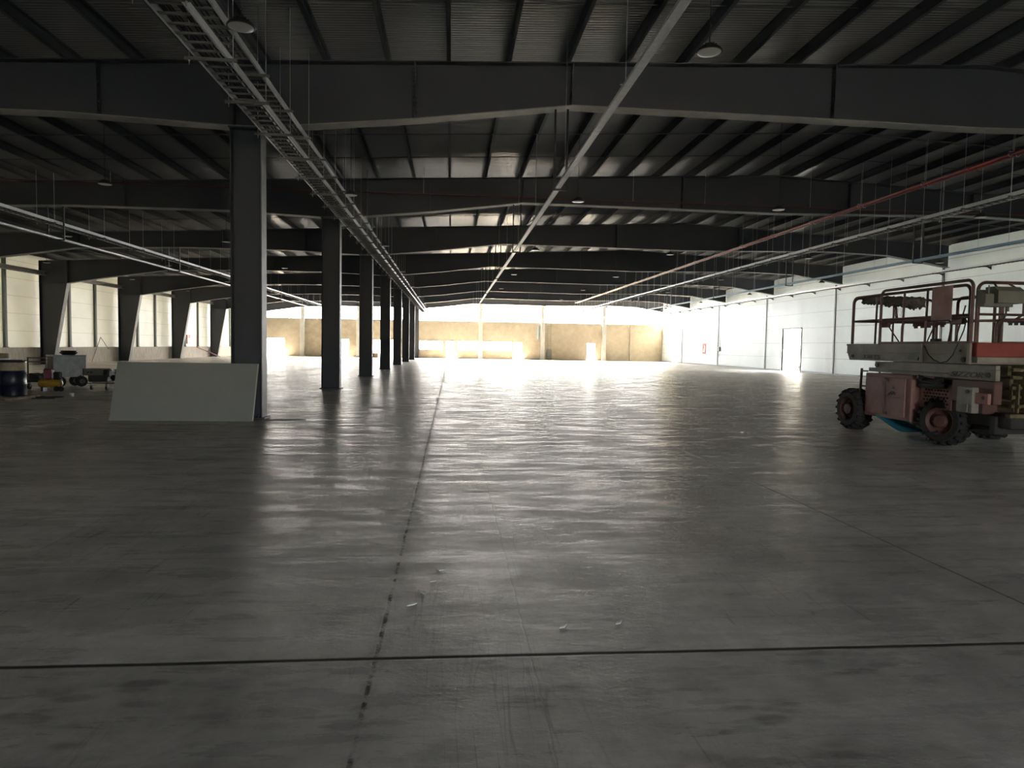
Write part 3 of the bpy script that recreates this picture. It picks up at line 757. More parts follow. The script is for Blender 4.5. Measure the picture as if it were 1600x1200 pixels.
# things at the far doors
root = empty('stacked_crate', (-8.2, 80.6, 0), 'brown crate with a dark blue drum beyond the middle columns', 'crate')
MB().bbox(-9.2, -8.5, 80.3, 80.9, 0, 0.55, 0.02).build('crate_box', 'wood', root)
tag(MB().lathe([(0.24, 0), (0.26, 0.03), (0.26, 0.9), (0.22, 0.93)], (-9.25, 80.0, 0), n=18).build('plastic_drum', 'blue', smooth=True), 'small dark blue drum near the far wall between the columns', 'drum')
# stuff inside the side room
tag(MB().bbox(27.6, 28.6, 52.6, 53.6, 0, 0.32, 0.02).build('yellow_bundle', 'comp'), 'yellowish bundle on the floor just beyond the right-hand doorway', 'bundle')
tag(MB().prism([(27.3, 0.0), (28.4, 0.0), (28.4, 0.62), (27.6, 0.5), (27.2, 0.45)], 50.9, 51.3).build('black_sheet_stack', 'dark'), 'black stack leaning inside the right-hand doorway', 'stack')
# slanted pole on left plinth + stone bits
tag(MB().tube([(XL+0.35, 68.6, 1.0), (XL+1.6, 71.5, 0.05)], 0.04, 6).build('leaning_pole', 'redpipe'), 'thin reddish pole leaning at the left wall plinth', 'pole')
tag(MB().tube([(XL+0.3, 49.3, 0.05), (XL+0.26, 50.6, 1.75)], 0.02, 6).tube([(XL+0.26, 50.6, 1.75), (XL+0.3, 51.6, 0.9)], 0.02, 6).build('bent_rod', 'wood'), 'thin bent rod standing against the left wall between two columns', 'rod')

# ------------------------------------------------------------------ leaning board
root = empty('leaning_board', (-5.2, 14.1, 0), 'light grey ribbed panel sheet leaning against the nearest column', 'board', 'leaning boards')
pb = [(-6.57, 14.02), (-3.98, 14.08)]
A = Vector((-6.62, 13.82, 0.0)); B = Vector((-3.93, 13.88, 0.0))
up_ = Vector((0.015, 0.36, 1.135)); 
def slab(A, B, U, t):
    e = (B-A).normalized(); nrm = U.cross(e).normalized()
    if nrm.y > 0: nrm = -nrm
    b = MB(); ps = [A, B, B+U, A+U]
    vs = ps+[p-nrm*t for p in ps]
    return b.add(vs, [(0, 1, 2, 3), (7, 6, 5, 4), (0, 4, 5, 1), (1, 5, 6, 2), (2, 6, 7, 3), (3, 7, 4, 0)]), nrm
b, nrm = slab(A, B, up_, 0.008)
facing = b.build('facing', 'eps', root)
b, _ = slab(A-nrm*0.009+Vector((0.0, 0, 0.0)), B-nrm*0.009+Vector((0.015, 0, 0)), up_, 0.035)
b.build('foam_core', 'epsedge', root)
rb = MB()
for q in range(1, 23):
    p = A+up_*(q/23.0); p2 = B+up_*(q/23.0)
    rb.bar(p+nrm*0.0005, p2+nrm*0.0005, 0.012, 0.004, nrm)
rb.build('ribs', 'eps', facing, loc=(0, 0, 0))
tag(MB().prism([(-3.75, 14.1), (-3.3, 14.05), (-2.95, 14.2), (-3.1, 14.33), (-3.5, 14.28)], 0.0, 0.006, 'XY').build('floor_smudge', 'dark'), 'flat dark smudge on the floor at the foot of the nearest column', 'scrap').rotation_euler = (0, 0, 0)  # dark floor stain, modelled as a thin flat sheet

# ------------------------------------------------------------------ scissor lift
L = empty('scissor_lift', (9.2, 12.0, 0), 'weathered red and cream rough-terrain scissor lift, platform lowered, at the right', 'scissor lift')
def LB(mb, name, m, parent=None, smooth=False):
    p = parent or L
    return mb.build(name, m, p, loc=tuple(-L.location) if p is L else (0, 0, 0), smooth=smooth)
X0, X1 = 8.2, 10.1
# wheels
def wheel(cx, cy, ang, label=None):
    R, wd = 0.395, 0.36
    rot = Matrix.Rotation(ang, 3, 'Z')
    c = Vector((cx, cy, R+0.02))
    w = empty('wheel', tuple(c)); w.parent = L; w.location = c-L.location
    half = wd/2
    m = MB().lathe([(0.23, -half+0.03), (0.25, -half), (0.33, -half), (0.37, -half+0.05), (R, -half+0.1), (R, half-0.1), (0.37, half-0.05), (0.33, half), (0.25, half), (0.23, half-0.03), (0.23, -half+0.03)], axis='X', n=40, rot=rot, cap=False)
    for q in range(18):
        t = q*2*math.pi/18
        for s, off in ((-1, 0), (1, math.pi/18)):
            tt = t+off
            p0 = Vector((s*(half-0.015), (R-0.03)*math.cos(tt), (R-0.03)*math.sin(tt))); p1 = Vector((s*0.0, (R+0.008)*math.cos(tt+0.12), (R+0.008)*math.sin(tt+0.12)))
            pm_ = Vector((s*(half-0.09), (R+0.008)*math.cos(tt+0.03), (R+0.008)*math.sin(tt+0.03)))
            radial = Vector((0, math.cos(tt), math.sin(tt)))
            m.bar(rot @ p0, rot @ pm_, 0.045, 0.05, rot @ radial); m.bar(rot @ pm_, rot @ p1, 0.045, 0.04, rot @ radial)
    m.build('tyre', 'tyre', w, loc=(0, 0, 0), smooth=True)
    m = MB().lathe([(0.235, -half+0.0), (0.24, -half+0.015), (0.21, -half+0.04), (0.19, -half+0.10), (0.12, -half+0.10), (0.11, -half+0.03), (0.095, -half+0.005), (0.015, -half+0.0), (0.0, -half)], axis='X', n=30, rot=rot, cap=False)
    for q in range(8):
        t = q*math.pi/4; p = Vector((-half+0.1, 0.155*math.cos(t), 0.155*math.sin(t))); m.tube([rot @ p, rot @ (p-Vector((0.025, 0, 0)))], 0.014, 6)
    m.build('rim', 'rust', w, loc=(0, 0, 0), smooth=True)
    return w
wheel(8.24, 13.2, 0.03); wheel(8.47, 10.93, 0.36); wheel(10.02, 13.55, math.pi); wheel(10.0, 11.75, math.pi+0.2)
# chassis
ch = LB(MB().bbox(8.55, 9.75, 9.62, 14.0, 0.42, 0.66, 0.02).box(8.7, 9.6, 10.6, 11.2, 0.30, 0.45).box(8.6, 9.6, 13.0, 13.4, 0.30, 0.45), 'chassis', 'dark')
LB(MB().bbox(8.45, 9.9, 9.55, 9.66, 0.60, 0.67, 0.01), 'bumper', 'yellow')
LB(MB().box(8.5, 9.5, 9.9, 10.0, 0.32, 0.60).box(8.7, 10.3, 11.68, 11.80, 0.28, 0.48), 'axle', 'dark')
# cabinet between the wheels
cb = LB(MB().bbox(8.18, 8.62, 11.42, 12.78, 0.34, 1.17, 0.012), 'tool_cabinet', 'cab')
LB(MB().bbox(8.155, 8.18, 11.56, 12.70, 0.40, 1.11, 0.008), 'cabinet_door', 'cab', cb)
LB(MB().box(8.145, 8.158, 12.13, 12.15, 0.42, 1.09), 'door_seam', 'rust', cb)
LB(MB().box(8.13, 8.157, 12.02, 12.11, 1.03, 1.07).box(8.14, 8.157, 12.10, 12.13, 1.05, 1.10).box(8.14, 8.157, 12.04, 12.10, 0.42, 0.46), 'latch', 'black', cb)
# worn emblem: strokes and thin lines
em = MB()
ex = 8.150
for (a, b, c_, d_) in ((11.96, 0.80, 11.93, 0.86), (11.93, 0.86, 11.90, 0.79), (11.90, 0.79, 11.87, 0.86), (11.87, 0.86, 11.84, 0.79), (11.84, 0.79, 11.81, 0.84), (12.02, 0.78, 11.98, 0.83), (12.10, 0.76, 11.68, 0.75), (12.0, 0.735, 11.78, 0.73)):
    em.bar((ex, a, b), (ex, c_, d_), 0.006, 0.014, (1, 0, 0))
em.prism([(11.93, 0.90), (11.89, 0.96), (11.85, 0.90)], ex-0.001, ex+0.004, 'YZ')
LB(em, 'emblem', 'letters', cb)
# engine housing with grille
eh = LB(MB().bbox(8.36, 9.5, 9.98, 11.42, 0.62, 1.12, 0.015), 'engine_housing', 'rust')
gh = []
for r_ in range(7):
    for q in range(8):
        y_ = 11.30-0.075*q-(0.037 if r_ % 2 else 0); gh.append((y_-0.026, y_+0.026, 0.64+0.056*r_, 0.668+0.056*r_))
gm = holed(MB(), 'X', 10.64, 11.40, 0.62, 1.05, 8.335, 8.35, gh)
LB(MB().box(8.352, 8.357, 10.64, 11.40, 0.62, 1.05), 'grille_shade_sheet', 'black', eh)  # black sheet stands in for the shaded depth behind the slots
LB(gm, 'grille', 'cab', eh)
LB(MB().tube([(8.30, 11.33, 1.06), (8.26, 11.2, 1.10), (8.26, 10.95, 1.08), (8.28, 10.75, 1.12)], 0.055, 8).tube([(8.28, 11.35, 1.02), (8.25, 11.1, 1.0), (8.28, 10.7, 1.03)], 0.045, 8).tube([(8.2, 11.25, 1.12), (8.2, 11.22, 1.17)], 0.05, 10), 'exhaust', 'dark', smooth=True)
LB(MB().bbox(8.22, 8.36, 9.62, 10.5, 0.80, 1.155, 0.01), 'side_panel', 'rust')
LB(MB().bbox(8.16, 8.22, 9.66, 9.92, 0.80, 0.97, 0.008), 'side_bracket', 'cab')
br = LB(MB().bbox(8.12, 8.24, 9.92, 10.26, 0.64, 1.05, 0.01), 'outrigger_bracket', 'cream')
LB(MB().tube([(8.115, 10.02, 0.66), (8.115, 10.02, 0.78)], 0.018, 8), 'pin', 'black', br)
LB(MB().tube([(8.118, 10.02, 0.98), (8.10, 10.02, 0.98)], 0.03, 8), 'pin', 'black', br)
# rear steps
LB(MB().tube([(8.22, 12.98, 1.25), (8.22, 13.02, 0.5)], 0.025, 8).tube([(8.6, 12.98, 1.22), (8.6, 13.02, 0.5)], 0.02, 8).tube([(8.22, 12.99, 1.2), (8.22, 12.78, 1.2)], 0.016, 6).tube([(8.22, 13.0, 0.9), (8.22, 12.78, 0.9)], 0.016, 6).tube([(8.22, 13.0, 0.62), (8.22, 12.78, 0.62)], 0.016, 6), 'step_frame', 'rust', smooth=True)
# scissor pack: arms lie nearly flat, seen from the side and from the near end
ar = []
for x in (8.28, 8.62, 9.45, 9.8):
    for k2 in range(4):
        z = 0.68+0.187*k2
        y_a, y_b = 9.66+0.05*k2, 12.6
        LB(MB().bbox(x+0.35-0.03, x+0.35+0.03, y_a, y_b, z, z+0.16, 0.01), 'scissor_arm', 'yellow')
sa = LB(MB().prism([(9.58, 1.165), (12.72, 1.20), (12.72, 1.275), (9.58, 1.33)], 8.20, 8.27, 'YZ'), 'scissor_arm', 'cream')
sa2 = LB(MB().prism([(9.62, 1.335), (12.55, 1.255), (12.58, 1.40), (9.62, 1.40)], 8.23, 8.30, 'YZ'), 'scissor_arm', 'cream')
LB(MB().tube([(8.19, 12.48, 1.335), (8.22, 12.48, 1.335)], 0.045, 12).tube([(8.19, 9.72, 1.25), (8.21, 9.72, 1.25)], 0.04, 12).tube([(8.155, 9.75, 0.90), (8.165, 9.75, 0.90)], 0.03, 12), 'pivot_pin', 'dark', sa)
st_ = LB(MB().box(8.192, 8.20, 10.56, 12.1, 1.235, 1.25).box(8.192, 8.20, 10.7, 12.1, 1.215, 1.222), 'stripe', 'letters', sa)
# cross shafts and brackets at the near end
for k2, z in enumerate((0.78, 0.92, 1.06, 1.22, 1.34)):
    LB(MB().tube([(8.55, 9.68, z), (10.0, 9.68, z)], 0.03, 10), 'cross_shaft', 'yellow', smooth=True)
nb = 0
for x in (8.62, 8.72, 9.1, 9.35, 9.45, 9.8):
    z0 = 0.68 if nb % 2 == 0 else 0.84
    LB(MB().bbox(x-0.012, x+0.012, 9.60, 9.74, z0, z0+0.44, 0.004).tube([(x-0.02, 9.6, z0+0.10), (x+0.02, 9.6, z0+0.10)], 0.03, 8), 'link_plate', 'yellow'); nb += 1
# platform deck
dk = LB(MB().bbox(X0, X1, 10.12, 13.5, 1.56, 1.74, 0.01).prism([(10.12, 1.41), (13.42, 1.41), (13.5, 1.55), (13.5, 1.57), (10.12, 1.57)], X0+0.02, X1-0.02, 'YZ'), 'platform_deck', 'cream')
LB(MB().bbox(X0-0.035, X0, 11.2, 11.25, 1.41, 1.74, 0.005).bbox(X0-0.035, X0, 10.08, 10.16, 1.41, 1.74, 0.005).box(X0-0.01, X0, 10.1, 13.5, 1.70, 1.74).box(X0-0.006, X0+0.02, 10.1, 13.5, 1.55, 1.565), 'edge_trim', 'cream', dk)
LB(MB().box(X0-0.02, X0+0.03, 10.1, 12.4, 1.735, 1.775).box(8.59, X1, 10.05, 10.1, 1.735, 1.775), 'toe_board', 'rust', dk)
LB(MB().tube([(X0-0.015, 10.25, 1.48), (X0+0.03, 10.25, 1.48)], 0.04, 12).tube([(X0-0.005, 13.3, 1.49), (X0+0.03, 13.3, 1.49)], 0.03, 12).tube([(X0-0.012, 10.32, 1.62), (X0, 10.32, 1.62)], 0.02, 8), 'bolt', 'dark', dk)
LB(MB().prism([(11.55, 1.45), (11.3, 1.45), (11.2, 1.6), (11.5, 1.57)], X0-0.03, X0+0.0, 'YZ'), 'clamp_housing', 'boxgrey', dk)
# sagging cable on the deck side
LB(MB().tube([(X0-0.02, 11.15, 1.70), (X0-0.05, 11.0, 1.55), (X0-0.06, 10.85, 1.46), (X0-0.06, 10.7, 1.415), (X0-0.05, 10.55, 1.44), (X0-0.04, 10.44, 1.55), (X0-0.02, 10.38, 1.70), (X0+0.02, 10.30, 1.95), (X0+0.03, 10.27, 2.12)], 0.010, 6), 'hanging_cable', 'cable', smooth=True)
# near extension deck, orange
ed = LB(MB().bbox(X0+0.02, X1, 10.0, 10.11, 1.53, 1.755, 0.008), 'extension_deck', 'orange')
LB(MB().bbox(X0+0.02, X1, 9.98, 10.1, 1.43, 1.525, 0.006), 'sill_beam', 'cream', ed)
# lettering
def text(s_, size, mat_, name, parent, mw, shear=0.0, bold=0.0):
    c = bpy.data.curves.new(name, 'FONT'); c.body = s_; c.size = size; c.shear = shear; c.extrude = 0.002; c.offset = bold
    t = bpy.data.objects.new(name, c); COL.objects.link(t)
    bpy.context.view_layer.update()
    me = bpy.data.meshes.new_from_object(t.evaluated_get(bpy.context.evaluated_depsgraph_get()))
    COL.objects.unlink(t); bpy.data.objects.remove(t)
    me.materials.clear(); me.materials.append(M[mat_])
    o = bpy.data.objects.new(name, me); COL.objects.link(o); o.parent = parent; o.matrix_local = mw
    return o
# text plane facing -X: reading direction is -Y
RX_ = Matrix(((0, 0, -1, 0), (-1, 0, 0, 0), (0, 1, 0, 0), (0, 0, 0, 1)))
text('SIZZOR', 0.115, 'letters', 'lettering', sa, Matrix.Translation((8.196, 10.52, 1.205)) @ RX_ @ Matrix.Diagonal((1.75, 1, 1, 1)), 0.3, 0.001)
text('33RTS', 0.11, 'letters', 'lettering', dk, Matrix.Translation((8.215, 12.97, 1.445)) @ RX_ @ Matrix.Diagonal((1.9, 1, 1, 1)), 0.1, 0.001)
# guard rails
def arc(c, r_, a0, a1, u, v, n=6):
    return [Vector(c)+Vector(u)*r_*math.cos(a0+(a1-a0)*i/n)+Vector(v)*r_*math.sin(a0+(a1-a0)*i/n) for i in range(n+1)]
def hoop(p0, p1, z0, z1, r_=0.13):
    """upside-down U rail from floor point p0 to p1"""
    p0, p1 = Vector((*p0, 0)), Vector((*p1, 0)); e = (p1-p0).normalized(); zv = Vector((0, 0, 1))
    pts = [p0+zv*z0]
    pts += arc(p0+e*r_+zv*(z1-r_), r_, math.pi, math.pi/2, e, zv)
    pts += arc(p1-e*r_+zv*(z1-r_), r_, math.pi/2, 0, e, zv)
    pts += [p1+zv*z0]
    return pts
T = 0.026
def rail(name, pts, r_=T, m='rust'): return LB(MB().tube(pts, r_, 8), name, m, smooth=True)
xa = X0+0.06
rail('guard_rail', hoop((xa, 13.42), (xa, 10.24), 1.72, 2.68))
rail('guard_rail', hoop((X0-0.0, 12.42), (X0-0.0, 10.12), 1.72, 2.745, 0.12))
rail('guard_rail', hoop((xa+0.02, 13.44), (X1-0.05, 13.44), 1.72, 2.68))
rail('guard_rail', hoop((X1-0.05, 13.35), (X1-0.05, 11.85), 1.72, 2.66))
rail('guard_rail', hoop((X1-0.05, 11.72), (X1-0.05, 10.2), 1.72, 2.66))
rail('guard_rail', hoop((X0+0.05, 10.08), (X1, 10.04), 1.74, 2.70))
rail('guard_rail', hoop((X0+0.55, 10.16), (X1-0.1, 10.16), 1.74, 2.50, 0.1), 0.022)
for z in (2.2,):
    rail('mid_rail', [(xa, 13.42, z), (xa, 10.24, z)], 0.02)
    rail('mid_rail', [(X0, 12.42, z-0.04), (X0, 10.12, z-0.04)], 0.02)
    rail('mid_rail', [(xa, 13.44, z), (X1-0.05, 13.44, z)], 0.02)
    rail('mid_rail', [(X1-0.05, 13.4, z), (X1-0.05, 10.2, z)], 0.02)
    rail('mid_rail', [(X0+0.05, 10.08, z+0.0), (X1, 10.04, z+0.0)], 0.02)
    rail('mid_rail', [(X0+0.05, 10.14, z-0.10), (X1, 10.12, z-0.08)], 0.02)
for y_ in (12.66, 11.86, 11.25):
    rail('post', [(xa, y_, 1.74), (xa, y_-0.02, 2.67)], 0.02)
rail('post', [(X0+0.95, 13.44, 1.74), (X0+0.95, 13.44, 2.66)], 0.02)
rail('inner_hoop', hoop((X0+0.5, 12.5), (X0+0.5, 11.2), 1.74, 2.16, 0.1), 0.022)
rail('inner_hoop', hoop((X0+0.25, 10.3), (X0+0.25, 10.75), 1.74, 2.50, 0.1), 0.024)
rail('inner_hoop', hoop((X0+0.38, 10.06), (X0+1.7, 10.06), 1.74, 2.12, 0.1), 0.022)
LB(MB().tube([(X0+0.95, 13.42, 2.66), (X0+1.0, 13.40, 2.25), (X0+0.85, 13.40, 2.17)], 0.03, 8), 'bent_rail', 'rust', smooth=True)
LB(MB().tube([(X0+0.86, 10.1, 2.48), (X0+0.86, 10.1, 2.22), (X0+0.72, 10.1, 2.12), (X0+0.55, 10.1, 2.10)], 0.022, 8), 'bent_rail', 'rust', smooth=True)
# toothed rack plates
def rack(pa, pb_, h=0.09):
    pa, pb_ = Vector(pa), Vector(pb_); m = MB(); e = (pb_-pa)
    m.bar(pa, pb_, 0.012, h*0.7)
    for q in range(5): c_ = pa+e*(0.1+0.2*q); m.bar(c_-e*0.06-Vector((0, 0, h*0.5)), c_+e*0.06-Vector((0, 0, h*0.5)), 0.012, h*0.5)
    return m
LB(rack((X0+0.5, 12.2, 2.10), (X0+0.9, 11.85, 2.13)), 'rack_plate', 'rust')
LB(rack((X0+0.55, 10.05, 2.10), (X0+1.05, 10.05, 2.11)), 'rack_plate', 'dark')
# steps / braces inside platform
rail('brace', [(xa, 12.35, 2.15), (xa+0.05, 12.0, 1.76)], 0.012); rail('brace', [(xa, 10.95, 2.18), (xa, 11.2, 1.76)], 0.011)
rail('brace', [(xa, 10.6, 2.15), (xa+0.05, 10.75, 1.76)], 0.014); rail('brace', [(X0+0.03, 10.3, 2.35), (X0+0.03, 10.5, 1.76)], 0.011)
LB(MB().bbox(X0+0.02, X0+0.1, 10.35, 10.6, 2.05, 2.17, 0.01).bbox(X0+0.02, X0+0.1, 12.25, 12.45, 2.05, 2.2, 0.01), 'gusset', 'rust')
# notice plate
LB(MB().bbox(X0-0.035, X0-0.025, 10.52, 11.0, 2.13, 2.69, 0.003), 'notice_plate', 'cab')
# control box
cbx = LB(MB().prism([(10.04, 2.36), (9.78, 2.36), (9.78, 2.55), (9.88, 2.62), (10.04, 2.62)], X0+0.14, X0+0.58, 'YZ'), 'control_box', 'boxgrey')
LB(MB().prism([(10.04, 2.36), (9.86, 2.36), (9.86, 2.5), (10.04, 2.58)], X0+0.0, X0+0.14, 'YZ').tube([(X0+0.08, 9.9, 2.5), (X0+0.08, 9.9, 2.64)], 0.01, 6).box(X0-0.02, X0+0.46, 9.86, 10.04, 2.31, 2.36), 'joystick_bracket', 'boxgrey', cbx)
LB(MB().tube([(X0+0.27, 10.04, 2.70), (X0+0.22, 9.9, 2.6)], 0.016, 6).tube([(X0+0.50, 10.04, 2.70), (X0+0.54, 9.9, 2.6)], 0.016, 6), 'hanging_hook', 'rust', cbx)
LB(MB().tube([(X0+0.4, 9.9, 2.36), (X0+0.4, 9.92, 2.2), (X0+0.38, 9.98, 2.0), (X0+0.4, 10.02, 1.76)], 0.014, 6).tube([(X0+0.4, 9.9, 2.24), (X0+0.4, 9.9, 2.34)], 0.028, 8), 'control_cable', 'cable', cbx)
# small things on the deck
LB(MB().bbox(X0+0.3, X0+0.42, 11.3, 11.45, 1.74, 1.83, 0.01), 'deck_clutter', 'dark')
# blue sheet hanging below the chassis
b = MB(); pts = []
N = 14
for i in range(N+1):
    t_ = i/N; y_ = 12.35-1.5*t_; z_ = 0.36-0.20*math.sin(math.pi*min(1, t_*1.0)**0.9*0.75)-0.0
    pts.append((y_, z_))
vs = []; fs = []
for i, (y_, z_) in enumerate(pts):
    for j in range(4): vs.append((8.13+0.15*j, y_+0.03*j, max(0.05, z_+(0.02*math.sin(j*2+i*0.7))+0.01*j)))
for i in range(N):
    for j in range(3): a_ = i*4+j; fs.append((a_, a_+1, a_+5, a_+4))
b.add(vs, fs); b.add([(x, y, z+0.012) for x, y, z in vs], fs)
bs = b.build('blue_sling', 'bluefab', smooth=True, fix=False); tag(bs, 'blue plastic sheet sagging under the scissor lift between its wheels', 'sheet')
# cloth rag on the far end rail
vs = []; fs = []; N = 26
for i in range(N+1):
    t_ = i/N; x_ = X0+0.28+1.32*t_
    drop = 0.10+0.10*t_+0.03*math.sin(i*1.9)+0.02*math.sin(i*0.7)
    for j, (dy, dz) in enumerate(((-0.045, -drop), (-0.05, -drop*0.5), (-0.035, 0.0), (0, 0.035), (0.035, 0.0), (0.05, -drop*0.5), (0.045, -drop*0.9))):
        vs.append((x_+0.02*math.sin(j*3+i), 13.44+dy+0.012*math.sin(i*1.3+j), 2.685+dz+0.012*math.sin(i*2.3+j*1.1)))
for i in range(N):
    for j in range(6): a_ = i*7+j; fs.append((a_, a_+1, a_+8, a_+7))
rag = MB().add(vs, fs).build('rag', 'fur', smooth=True, fix=False); sm = rag.modifiers.new('thick', 'SOLIDIFY'); sm.thickness = 0.02
tag(rag, 'matted grey cloth draped over the back rail of the scissor lift', 'cloth')
m = MB()
for q in range(12):
    x_ = X0+0.92+0.022*q; pts = [(x_, 13.39, 2.5)]
    for w_ in range(4): pts.append((pts[-1][0]+random.uniform(-0.03, 0.03), 13.39+random.uniform(-0.02, 0.02), pts[-1][2]-random.uniform(0.02, 0.07)))
    m.tube(pts, 0.004, 4)
m.build('frayed_threads', 'string', rag, loc=(0, 0, 0))

# ------------------------------------------------------------------ left workshop clutter
# drums
def drum(cx, cy, z0, lab, band):
    root = empty('plastic_drum', (cx, cy, z0), lab, 'drum')
    R = 0.29
    MB().lathe([(R-0.03, z0), (R, z0+0.03), (R, z0+0.28), (R+0.012, z0+0.30), (R, z0+0.32), (R, z0+0.60), (R+0.012, z0+0.62), (R, z0+0.64), (R, z0+0.88), (R-0.01, z0+0.91), (R-0.05, z0+0.92)], (cx, cy, 0), n=30).build('drum_body', 'blue', root, smooth=True)
    if band: MB().lathe([(R+0.004, z0+0.67), (R+0.006, z0+0.68), (R+0.006, z0+0.87), (R+0.004, z0+0.88)], (cx, cy, 0), n=30).build('pale_band', 'label', root, smooth=True)
    MB().lathe([(R+0.01, z0+0.91), (R+0.015, z0+0.93), (R-0.02, z0+0.945), (0.02, z0+0.945)], (cx, cy, 0), n=30).build('lid', 'black', root, smooth=True)
drum(-11.42, 18.9, 0.06, 'dark blue drum with a cream band, at the left picture edge', True)
drum(-11.95, 18.45, 0.06, 'plain dark blue drum, cut by the left picture edge', False)
root = empty('pallet', (-11.7, 18.8, 0), 'low timber pallet under the blue drums', 'pallet')
for q in range(5): MB().box(-12.6, -11.02, 18.1+0.28*q, 18.28+0.28*q, 0.04, 0.06).build('board', 'wood', root)
for x in (-12.5, -11.8, -11.1): MB().box(x-0.05, x+0.05, 18.1, 19.4, 0.0, 0.04).build('runner', 'wood', root)
tag(MB().lathe([(0.04, 0.0), (0.05, 0.02), (0.05, 0.2), (0.03, 0.24), (0.03, 0.27)], (-11.55, 17.85, 0.14), n=14).bbox(-11.68, -11.43, 17.75, 17.95, 0.0, 0.14, 0.01).build('white_bottle', 'white', smooth=True), 'small white bottle in front of the blue drums', 'bottle')
# workbench
root = empty('workbench', (-13, 21.0, 0), 'workbench with a pale top and rusty legs behind the blue drums', 'workbench')
MB().box(-15.2, -13.0, 20.6, 21.4, 0.93, 0.97).build('bench_top', 'white', root)
MB().box(-15.2, -13.1, 21.45, 21.5, 0.97, 1.12).build('back_board', 'wood', root)
for x, y in ((-13.05, 20.65), (-13.05, 21.35), (-15.1, 20.65), (-15.1, 21.35)): MB().box(x-0.03, x+0.03, y-0.03, y+0.03, 0, 0.93).build('leg', 'rust', root)
for x in (-13.2,): MB().box(-15.1, -13.05, 20.65, 21.35, 0.3, 0.33).build('shelf', 'dark', root)
# trolley
def caster(x, y, root, r_=0.09):
    w = MB().lathe([(r_*0.3, -0.02), (r_, -0.02), (r_, 0.02), (r_*0.3, 0.02)], (x, y, r_), axis='X', n=16).build('caster', 'tyre', root)
    MB().box(x-0.03, x-0.022, y-0.03, y+0.03, r_, 2*r_+0.04).box(x+0.022, x+0.03, y-0.03, y+0.03, r_, 2*r_+0.04).box(x-0.035, x+0.035, y-0.035, y+0.035, 2*r_+0.03, 2*r_+0.045).build('fork', 'galv_d', w, loc=(0, 0, 0))
root = empty('platform_trolley', (-13.2, 22.5, 0), 'flat steel trolley with a tubular end frame, loaded with dark bits', 'trolley')
MB().box(-14.3, -12.35, 22.1, 22.9, 0.23, 0.31).build('platform', 'dark', root)
for x, y in ((-12.95, 22.15), (-12.62, 22.85), (-12.42, 22.15)): MB().tube([(x, y, 0.3), (x, y, 1.0)], 0.022, 6).build('frame_post', 'rust', root)
for z in (0.98, 0.86): MB().box(-12.95, -12.4, 22.13, 22.17, z-0.02, z+0.02).build('frame_bar', 'galv_d', root)
for x, y in ((-12.95, 22.2), (-12.5, 22.8), (-14.1, 22.2)): caster(x, y, root)
m = MB().bbox(-13.6, -13.35, 22.2, 22.5, 0.31, 0.46, 0.01); tag(m.build('carton', 'white'), 'small pale carton on the flat trolley', 'box')
m = MB().prism([(-13.3, 0.31), (-12.7, 0.31), (-12.75, 0.42), (-12.95, 0.50), (-13.25, 0.44)], 22.3, 22.7); tag(m.build('sack', 'dark'), 'dark crumpled sack lying on the flat trolley', 'sack')
# galvanised box on wheels
root = empty('wheeled_metal_bin', (-12.65, 23.7, 0), 'dented galvanised metal bin on wheels, between trolley and generator', 'bin')
cx_, cy_ = -12.65, 23.7
MB().prism([(cy_-0.48, 1.02), (cy_+0.48, 1.02), (cy_+0.48, 0.45), (cy_+0.2, 0.33), (cy_-0.3, 0.33), (cy_-0.48, 0.45)], cx_-0.27, cx_+0.27, 'YZ').build('bin_body', 'tin', root)
MB().bbox(cx_-0.29, cx_+0.29, cy_-0.5, cy_+0.5, 1.0, 1.05, 0.01).box(cx_+0.27, cx_+0.285, cy_-0.48, cy_+0.48, 0.84, 0.87).box(cx_+0.27, cx_+0.285, cy_-0.48, cy_+0.48, 0.50, 0.53).box(cx_+0.27, cx_+0.285, cy_-0.02, cy_+0.02, 0.4, 1.0).build('rim', 'tin', root)
MB().box(cx_-0.29, cx_+0.27, cy_-0.50, cy_-0.485, 0.38, 1.0).build('shaded_end', 'black', root)  # black sheet paints the shade on the unlit end of the bin
for sx_, sy_ in ((1, 0.34), (-1, 0.34), (1, -0.30)):
    w_ = MB().lathe([(0.08, -0.05), (0.17, -0.05), (0.18, 0), (0.17, 0.05), (0.08, 0.05)], (cx_+sx_*0.26, cy_+sy_, 0.18), axis='X', n=24).build('wheel', 'tyre', root)
    MB().lathe([(0.02, -0.056), (0.08, -0.056), (0.08, 0.056), (0.02, 0.056)], (cx_+sx_*0.26, cy_+sy_, 0.18), axis='X', n=20).build('wheel_hub', 'galv_d', w_, loc=(0, 0, 0))
MB().box(cx_-0.2, cx_+0.2, cy_-0.33, cy_-0.27, 0.18, 0.36).box(cx_-0.2, cx_+0.2, cy_+0.31, cy_+0.37, 0.18, 0.45).build('axle_frame', 'dark', root)
root.rotation_euler = (0, 0, math.radians(-42))
m = MB()
for q in range(5):
    rr = 0.16+0.03*(q % 3); m.tube([(-12.58+rr*1.1*math.cos(t), 23.7+rr*math.sin(t), 1.075+0.024*q) for t in [w_*math.pi/9 for w_ in range(19)]], 0.024, 6)
tag(m.build('hose_coil', 'cable', smooth=True), 'black hose coiled on top of the metal bin', 'hose')
